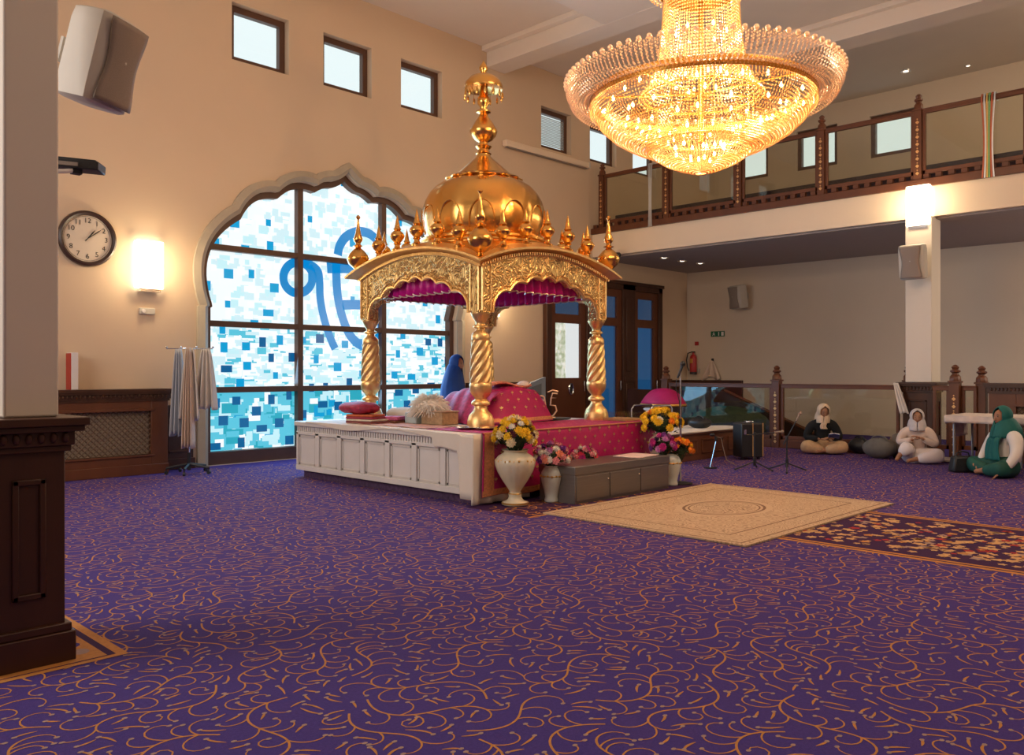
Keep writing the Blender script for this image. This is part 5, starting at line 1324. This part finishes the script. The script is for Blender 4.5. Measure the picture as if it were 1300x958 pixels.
m.tube([(FX-.022, yy, sy0.z+.02), (FX-.022, yy+.01, sy0.z-.01), (FX-.022, yy+.04, sy0.z-.045)], .008, 5).tube([(FX-.022, yy+.01, sy0.z-.01), (FX-.022, yy-.03, sy0.z-.02), (FX-.022, yy-.03, sy0.z-.05)], .008, 5).tube([(FX-.022, yy+.035, sy0.z+.0), (FX-.022, yy, sy0.z+.015), (FX-.022, yy-.035, sy0.z+.01)], .006, 5)
m.build('white_pictogram', M_white, es)
yk = onX(905, 475, FX); yk2 = yk.y
sf = MB().surf(lambda u, v: (FX-.05-.05*sin(u*14)*v-.02, yk2+(u-.5)*(.10+.42*v), 1.72-.45*v-(.06*sin(u*8) if v > .9 else 0)), 24, 10)
tag(sf.build('scarf', M_robe2, None, smooth=70, solid=.01), 'pale scarf hanging from a hook on the far wall by the fire extinguisher', 'scarf')
tag(MB().tube([(FX, yk2, 1.74), (FX-.06, yk2, 1.74), (FX-.06, yk2, 1.77)], .01).box(FX-.012, yk2-.03, 1.70, FX-.001, yk2+.03, 1.78).build('coat_hook', M_black, None), 'small dark hook holding the pale scarf on the far wall', 'hook')
tag(MB().box(FX-.03, yk2+.38, 1.40, FX-.001, yk2+.62, 1.52).build('socket_plate', M_plastic, None, bevel=.004), 'ivory socket plate on the far wall between extinguisher and scarf', 'socket')
# scarf on the ground balustrade by the pillar
sc_a = onX(1140, 489, 14.85)
sf = MB().surf(lambda u, v: (14.86-.05*v-.03*sin(u*16), sc_a.y+.04-.16*v+(u-.5)*(.07+.10*v*(1.2-v*.5)), 1.25-.50*v-.05*abs(u-.4)*v), 20, 14)
tag(sf.build('scarf', M_white, None, smooth=70, solid=.01), 'white scarf tied to the balustrade rail left of the slim pillar base', 'scarf')

# ---------------------------------------------------------------- table behind the person in green
tb0 = thing('folding_table', 'light table with metal legs under a pale patterned cloth, at the right edge', 'table', (13.9, 3.7, 0))
TX0, TX1, TY0, TY1, TZ = 13.35, 14.35, 2.2, 4.06, .80
ta, tb_ = fl(1211, 577), fl(1256, 584)
MB().box(TX0, TY0, TZ-.04, TX1, TY1, TZ-.01).build('tabletop', M_plastic, tb0, bevel=.006)
for x, y in ((TX0+.06, TY1-.08), (TX1-.06, TY1-.08), (TX0+.06, TY0+.1), (TX1-.06, TY0+.1), (TX0+.06, TY1-.75), (TX1-.06, TY1-.75)):
    MB().tube([(x, y, 0), (x, y, TZ-.04)], .018).build('leg', mat('leg_grey_metal', (.35, .33, .32), .4, .7), tb0)
M_patt = mat('floral_table_cloth', (.66, .55, .48), .8, var=.30, scale=9)
m = MB()
def tcl(u, v):
    # u along Y, v across X with falls on both long sides
    y = TY0-.02+(TY1+.03-TY0+.02)*u; s_ = v*1.6-.3
    if s_ < 0: return (TX0-.025-.01*sin(u*40), y, TZ-.005+s_*.33)
    if s_ > 1: return (TX1+.025, y, TZ-.005-(s_-1)*.33)
    return (TX0-.02+(TX1-TX0+.04)*s_, y, TZ-.002)
m.surf(tcl, 60, 16); m.surf(lambda u, v: (TX0-.02+(TX1-TX0+.04)*u, TY1+.02+.01*sin(u*30), TZ-.002-(.12+.22*(u > .35))*v), 30, 6)
tag(m.build('tablecloth', M_patt, None, smooth=60, solid=.005), 'pale floral tablecloth on the table at the right edge', 'tablecloth')
tag(MB().obox((14.62, 4.1, .03), (.5, .8, .03), Matrix.Rotation(.2, 3, 'Z')).build('floor_board', M_plastic, None, bevel=.004), 'pale flat board lying on the floor under the far end of the table', 'board')
# bags on the floor
q = fl(1120, 583); bag('grey-brown cloth backpack on the floor by the person in white', (q.x+.15, q.y+.1, .17), (.18, .26, .16), mat('grey_brown_canvas', (.13, .115, .10), .85, var=.2, scale=14), nm='backpack')
q = fl(1098, 578); bag('small black bag behind the grey-brown backpack', (q.x+.28, q.y+.20, .14), (.15, .18, .13), M_black, nm='handbag')
q = fl(1136, 582); bag('brown-grey folded coat leaning on the grey-brown backpack', (q.x+.15, q.y+.0, .20), (.16, .14, .20), mat('brown_grey_wool', (.14, .11, .09), .9), nm='folded_coat', strap=False)
q = fl(1226, 600)
hb = thing('handbag', 'black shiny handbag on the carpet beside the person in the green scarf', 'bag', (q.x, q.y, 0), -pi/4)
Mw = wmat(hb); m = MB().obox((0, .08, .12), (.36, .18, .23), None, top=.8); m.v = [tuple(Mw @ Vector(v)) for v in m.v]; m.build('bag_body', M_black, hb, bevel=.03)
m = MB().tube([(-.10, .08, .22), (-.08, .08, .28), (.0, .08, .30), (.08, .08, .28), (.10, .08, .22)], .010); m.v = [tuple(Mw @ Vector(v)) for v in m.v]; m.build('strap', M_black, hb)

# ---------------------------------------------------------------- people
M_skin = mat('warm_brown_skin', (.36, .17, .09), .55, var=.06, scale=10); M_hair = mat('dark_hair', (.012, .009, .008), .6)
M_eyew = mat('eye_dark', (.02, .012, .01), .3); M_lip = mat('lips', (.25, .07, .05), .5)
def hand_mesh(P, fwd, nrm, mt, parent, thumb=1, curl=.5, s_=1.0, nm='hand'):
    fwd = fwd.normalized(); nrm = (nrm-fwd*nrm.dot(fwd)).normalized(); sd = fwd.cross(nrm); m = MB()
    Mx = Matrix((fwd, sd, nrm)).transposed()
    m.ell(P+fwd*.045*s_, (.052*s_, .042*s_, .018*s_), 12, 8, Mx)
    for i, l in enumerate((.068, .078, .074, .058)):
        o = (i-1.5)*.020*s_; b = P+fwd*.085*s_+sd*o; pts = [b-fwd*.02*s_, b]; d = fwd.copy(); L = l*s_
        for k in range(3):
            d = (d-nrm*curl*(.45+.25*k)).normalized(); pts.append(pts[-1]+d*L/3)
        m.tube(pts, [.010*s_, .010*s_, .009*s_, .0085*s_, .006*s_], 7)
    b = P+fwd*.03*s_+sd*thumb*.038*s_
    m.tube([b-sd*thumb*.015*s_, b+sd*thumb*.016*s_+fwd*.014*s_, b+sd*thumb*.026*s_+fwd*.038*s_, b+sd*thumb*.022*s_+fwd*.060*s_-nrm*curl*.02], [.013*s_, .012*s_, .010*s_, .007*s_], 7)
    if parent is not None:
        Mw = wmat(parent); m.v = [tuple(Mw @ Vector(v)) for v in m.v]
    return m.build(nm, mt, parent, smooth=60)
def wl(parent, mb):
    Mw = wmat(parent); mb.v = [tuple(Mw @ Vector(v)) for v in mb.v]; return mb
def person(label, loc, rz, top, bottom, veil, veil_front=None, hands=((.30, .05, .27), (.30, -.05, .27)), elbows=((.10, .26, .28), (.10, -.26, .28)), knees=((.30, .34, .13), (.30, -.34, .13)), feet=((.30, -.14, .05), (.24, .14, .05)),
           headfwd=(1, 0, -.15), sc=1.0, lean=.04, hairfront=True, legs=True, veil_len=.30, belly=1.0, veil_w=.23, bangs=.0, skin_m=None, front_len=0, front_w=.08, leg_r=1.0):
    sk = skin_m or M_skin
    t = thing('person', label, 'person', loc, rz); t.scale = (sc, sc, sc)
    pel = (0, 0, .13); ch_ = (lean, 0, .40); nk = (lean*1.3+.01, 0, .555); hd = Vector((lean*1.5+.02, 0, .615))
    hf = Vector(headfwd).normalized(); hs = Vector((0, 0, 1)).cross(hf).normalized(); hu = hf.cross(hs)
    hc = hd+hu*.085+hf*.02
    sh = [(lean, s_*.165, .50) for s_ in (1, -1)]
    # body: one continuous skinned surface
    nodes = [(pel, .11), ((lean*.5, 0, .27), .105), (ch_, .095), ((lean*1.1, 0, .49), .055), (nk, .044), (tuple(hd), .050), (tuple(hd+hu*.05+hf*.012), (.062, .066)), (tuple(hd+hu*.11+hf*.010), (.072, .078)), (tuple(hd+hu*.165), (.055, .062))]
    edges = [(i, i+1) for i in range(8)]
    for k in (0, 1):
        s0_ = len(nodes); nodes += [(sh[k], .038), (elbows[k], .034), (tuple(Vector(elbows[k]).lerp(Vector(hands[k]), .9)), .022)]
        edges += [(3, s0_), (s0_, s0_+1), (s0_+1, s0_+2)]
        s0_ = len(nodes); kx = Vector(knees[k]); nodes += [((.08, .11*(1, -1)[k], .11), .085), (tuple(kx), .06), (tuple(kx.lerp(Vector(feet[k]), .85)), .034), (tuple(Vector(feet[k])+Vector((.06, 0, -.01))), .026)]
        edges += [(0, s0_), (s0_, s0_+1), (s0_+1, s0_+2), (s0_+2, s0_+3)]
    body = skin('body', nodes, edges, sk, t, 2)
    # face
    fm_ = MB()
    Mh = Matrix((hf, hs, hu)).transposed()
    F0 = hd+hu*.09
    wl(t, MB().ell(F0+hf*.026-hu*.006, (.074, .066, .100), 20, 14, Mh, fn=lambda a, b: 1-.10*(b < -.3)*abs(sin(a)))).build('face', sk, t, smooth=80)
    wl(t, MB().tube([F0+hf*.088+hu*.028, F0+hf*.104-hu*.006, F0+hf*.110-hu*.018, F0+hf*.092-hu*.024], [.006, .010, .013, .008], 8)).build('nose', sk, t)
    wl(t, MB().ell(F0+hf*.088-hu*.050, (.008, .022, .007), 10, 6, Mh)).build('mouth', M_lip, t)
    for s_ in (1, -1):
        wl(t, MB().ell(F0+hf*.084+hs*s_*.027+hu*.016, (.008, .012, .007), 10, 6, Mh)).build('eye', M_eyew, t)
        wl(t, MB().tube([F0+hf*.090+hs*s_*.014+hu*.034, F0+hf*.089+hs*s_*.028+hu*.039, F0+hf*.078+hs*s_*.044+hu*.034], .003, 5)).build('eyebrow', M_hair, t)
        wl(t, MB().ell(F0+hf*.0+hs*s_*.066+hu*.0, (.014, .008, .028), 8, 6, Mh)).build('ear', sk, t)
    wl(t, MB().ell(F0-hf*.020+hu*.024, (.084, .073, .086), 20, 12, Mh @ Matrix.Rotation(R(-22), 3, 'Y'))).build('hair', M_hair, t, smooth=80)
    # tunic with sleeves
    nodes = [((0, 0, .10), .155*belly), ((lean*.5, 0, .27), .15*belly), (ch_, .145), ((lean*1.1, 0, .505), .095), ((lean*1.2, 0, .54), .06)]; edges = [(0, 1), (1, 2), (2, 3), (3, 4)]
    for k in (0, 1):
        s0_ = len(nodes); w_ = Vector(elbows[k]).lerp(Vector(hands[k]), .82)
        nodes += [(sh[k], .088), (elbows[k], .070), (tuple(w_), .046)]; edges += [(3, s0_), (s0_, s0_+1), (s0_+1, s0_+2)]
    skin('tunic', nodes, edges, top, t, 2)
    if legs:
        nodes = [((0, 0, .11), .15)]; edges = []
        for k in (0, 1):
            s0_ = len(nodes); kx = Vector(knees[k]); fx_ = Vector(feet[k])
            nodes += [((.10, .13*(1, -1)[k], .12), .12), (tuple(kx), .098*leg_r), (tuple(kx.lerp(fx_, .72)), .066*leg_r)]; edges += [(0, s0_), (s0_, s0_+1), (s0_+1, s0_+2)]
        skin('trousers', nodes, edges, bottom, t, 2)
    for k in (0, 1):
        H_ = Vector(hands[k]); d = (H_-Vector(elbows[k])).normalized(); hand_mesh(H_-d*.02, d+Vector((0, (-.5, .5)[k], .1)), Vector((0, 0, 1)), sk, t, (-1, 1)[k], .5)
    # veil over head and shoulders
    def vf(u, v):
        w0 = 2*u-1
        def lerp(a_, b_, x_): x_ = min(1, max(0, x_)); return a_+(b_-a_)*x_
        if v < .5:
            q = v/.5; A = R(lerp(180, 136, (q-.25)/.3)); a = w0*A; b = pi/2-q*R(110); rad = .102
            return F0+hu*.020-hf*.012+(-hf*cos(a)+hs*sin(a))*rad*cos(b)+hu*rad*1.12*sin(b)+hf*(.006*abs(w0)*q)
        q = (v-.5)/.5; A = R(lerp(136, 178, q/.45)); a = w0*A; b = pi/2-R(110); rad = .102
        base = F0+hu*.020-hf*.012+(-hf*cos(a)+hs*sin(a))*rad*cos(b)+hu*rad*1.12*sin(b)+hf*.006*abs(w0)
        fr = max(0, -cos(a))
        tgt = Vector((lean-.015, 0, .560-veil_len*q))+Vector((-cos(a)*(.095+.075*q+.03*fr), sin(a)*(.12+(veil_w-.12)*min(1, q*1.5)), 0))
        s_ = min(1, q*1.4)**.8; w_ = 1+.025*sin(a*13)*q
        return Vector((base.x*(1-s_)+tgt.x*s_*w_, base.y*(1-s_)+tgt.y*s_*w_, base.z*(1-q)+tgt.z*q+.02*sin(q*pi)))
    wl(t, MB().surf(vf, 48, 26)).build('head_scarf', veil, t, smooth=80, solid=.008)
    # front fold of the scarf across the chest
    def ff(u, v):
        a = (u-.5)*2; bulge = .155+.02*belly*sin(min(1, v*1.4)*pi*.5)
        return Vector((lean*1.1+.075+(bulge-.075)*min(1, v*3)+.02*(1-a*a)+.006*sin(u*20), a*front_w*(1+.5*v)+.01*sin(v*7), .575-.02-front_len*v))
    if front_len: wl(t, MB().surf(ff, 16, 16)).build('scarf_end', veil_front or veil, t, smooth=80, solid=.012)
    return t
def facecam(p): return atan2(-p.y, -p.x)
M_blk = mat('black_jacket_wool', (.006, .006, .007), .9); M_peach = mat('peach_striped_cotton', (.55, .36, .20), .8, var=.25, scale=18); M_cream = mat('cream_scarf', (.62, .48, .34), .85, var=.15, scale=14)
q = fl(1050, 577); pb = Vector((q.x+.25, q.y+.20, 0))
person('person in black jacket, cream head scarf and peach trousers sitting cross-legged reading a small book', pb, facecam(pb)+.12, M_blk, M_peach, M_cream, hands=((.30, .10, .27), (.28, -.04, .25)), elbows=((.10, .27, .26), (.10, -.27, .26)), headfwd=(.92, .18, -.42), sc=1.06, leg_r=1.1, front_len=.14, front_w=.035, veil_len=.05, veil_w=.12)
ks = thing('open_book', 'small blue open book held by the person in the black jacket', 'book', pb, facecam(pb)+.12)
m = MB().obox((.40, .10, .33), (.13, .09, .012), Matrix.Rotation(R(-35), 3, 'Y') @ Matrix.Rotation(R(12), 3, 'X')).obox((.40, .19, .33), (.13, .09, .012), Matrix.Rotation(R(-35), 3, 'Y') @ Matrix.Rotation(R(-12), 3, 'X')); wl(ks, m).build('cover', mat('blue_book_cover', (.03, .05, .20), .6), ks)
m = MB().obox((.395, .10, .342), (.12, .085, .010), Matrix.Rotation(R(-35), 3, 'Y') @ Matrix.Rotation(R(12), 3, 'X')).obox((.395, .19, .342), (.12, .085, .010), Matrix.Rotation(R(-35), 3, 'Y') @ Matrix.Rotation(R(-12), 3, 'X')); wl(ks, m).build('pages', M_white, ks)
M_wht = mat('white_shawl', (.66, .52, .44), .85, var=.08); M_whp = mat('white_cotton_trousers', (.76, .68, .66), .85, var=.06); M_gscarf = mat('pale_grey_scarf', (.56, .50, .48), .85, var=.2, scale=20)
q = fl(1172, 589); pw = Vector((q.x+.25, q.y+.18, 0))
person('person in white shawl and pale head scarf sitting with one knee up and hands together', pw, facecam(pw)+.05, M_wht, M_whp, M_gscarf, hands=((.26, .03, .40), (.26, -.03, .38)), elbows=((.10, .27, .28), (.12, -.26, .30)), knees=((.28, .33, .14), (.30, -.14, .27)), feet=((.34, -.16, .05), (.30, -.30, .06)), headfwd=(1, .05, -.12), sc=1.02, veil_len=.06, veil_w=.13, leg_r=1.2, belly=1.08)
M_teal = mat('teal_scarf', (.003, .115, .10), .7, var=.2, scale=15); M_teal2 = mat('green_gold_trousers', (.008, .08, .055), .7, var=.6, scale=9); M_wb = mat('white_blouse', (.74, .68, .62), .8)
q = fl(1275, 606); pt_ = Vector((q.x+.25, q.y+.0, 0))
person('person in white blouse with green head scarf and green trousers, sitting at the right edge', pt_, facecam(pt_)+R(-52), M_wb, M_teal2, M_teal, hands=((.30, .25, .06), (.26, -.18, .14)), elbows=((.14, .30, .27), (.10, -.26, .28)), headfwd=(1, .05, -.12), sc=1.16, veil_len=.10, veil_w=.16, front_len=.36, front_w=.085, knees=((.34, .30, .12), (.28, -.34, .12)))
M_blue = mat('royal_blue_veil', (.004, .065, .32), .7, var=.15, scale=12)
pr = thing('seat_cushion', 'flat white cushion behind the covered book rest', 'cushion', (8.25, 9.30, PT)); MB().obox((8.25, 9.30, PT+.05), (.7, .7, .08)).build('cushion_body', M_white, pr, bevel=.03)
person('person in a royal blue veil sitting behind the magenta covered book rest', (8.22, 9.30, PT+.06), -pi/4-.05, M_blue, M_blue, M_blue, hands=((.34, .10, .34), (.34, -.10, .34)), headfwd=(.9, -.42, -.18), sc=1.04, veil_len=.46, veil_w=.36, skin_m=mat('tan_skin', (.46, .25, .15), .55))
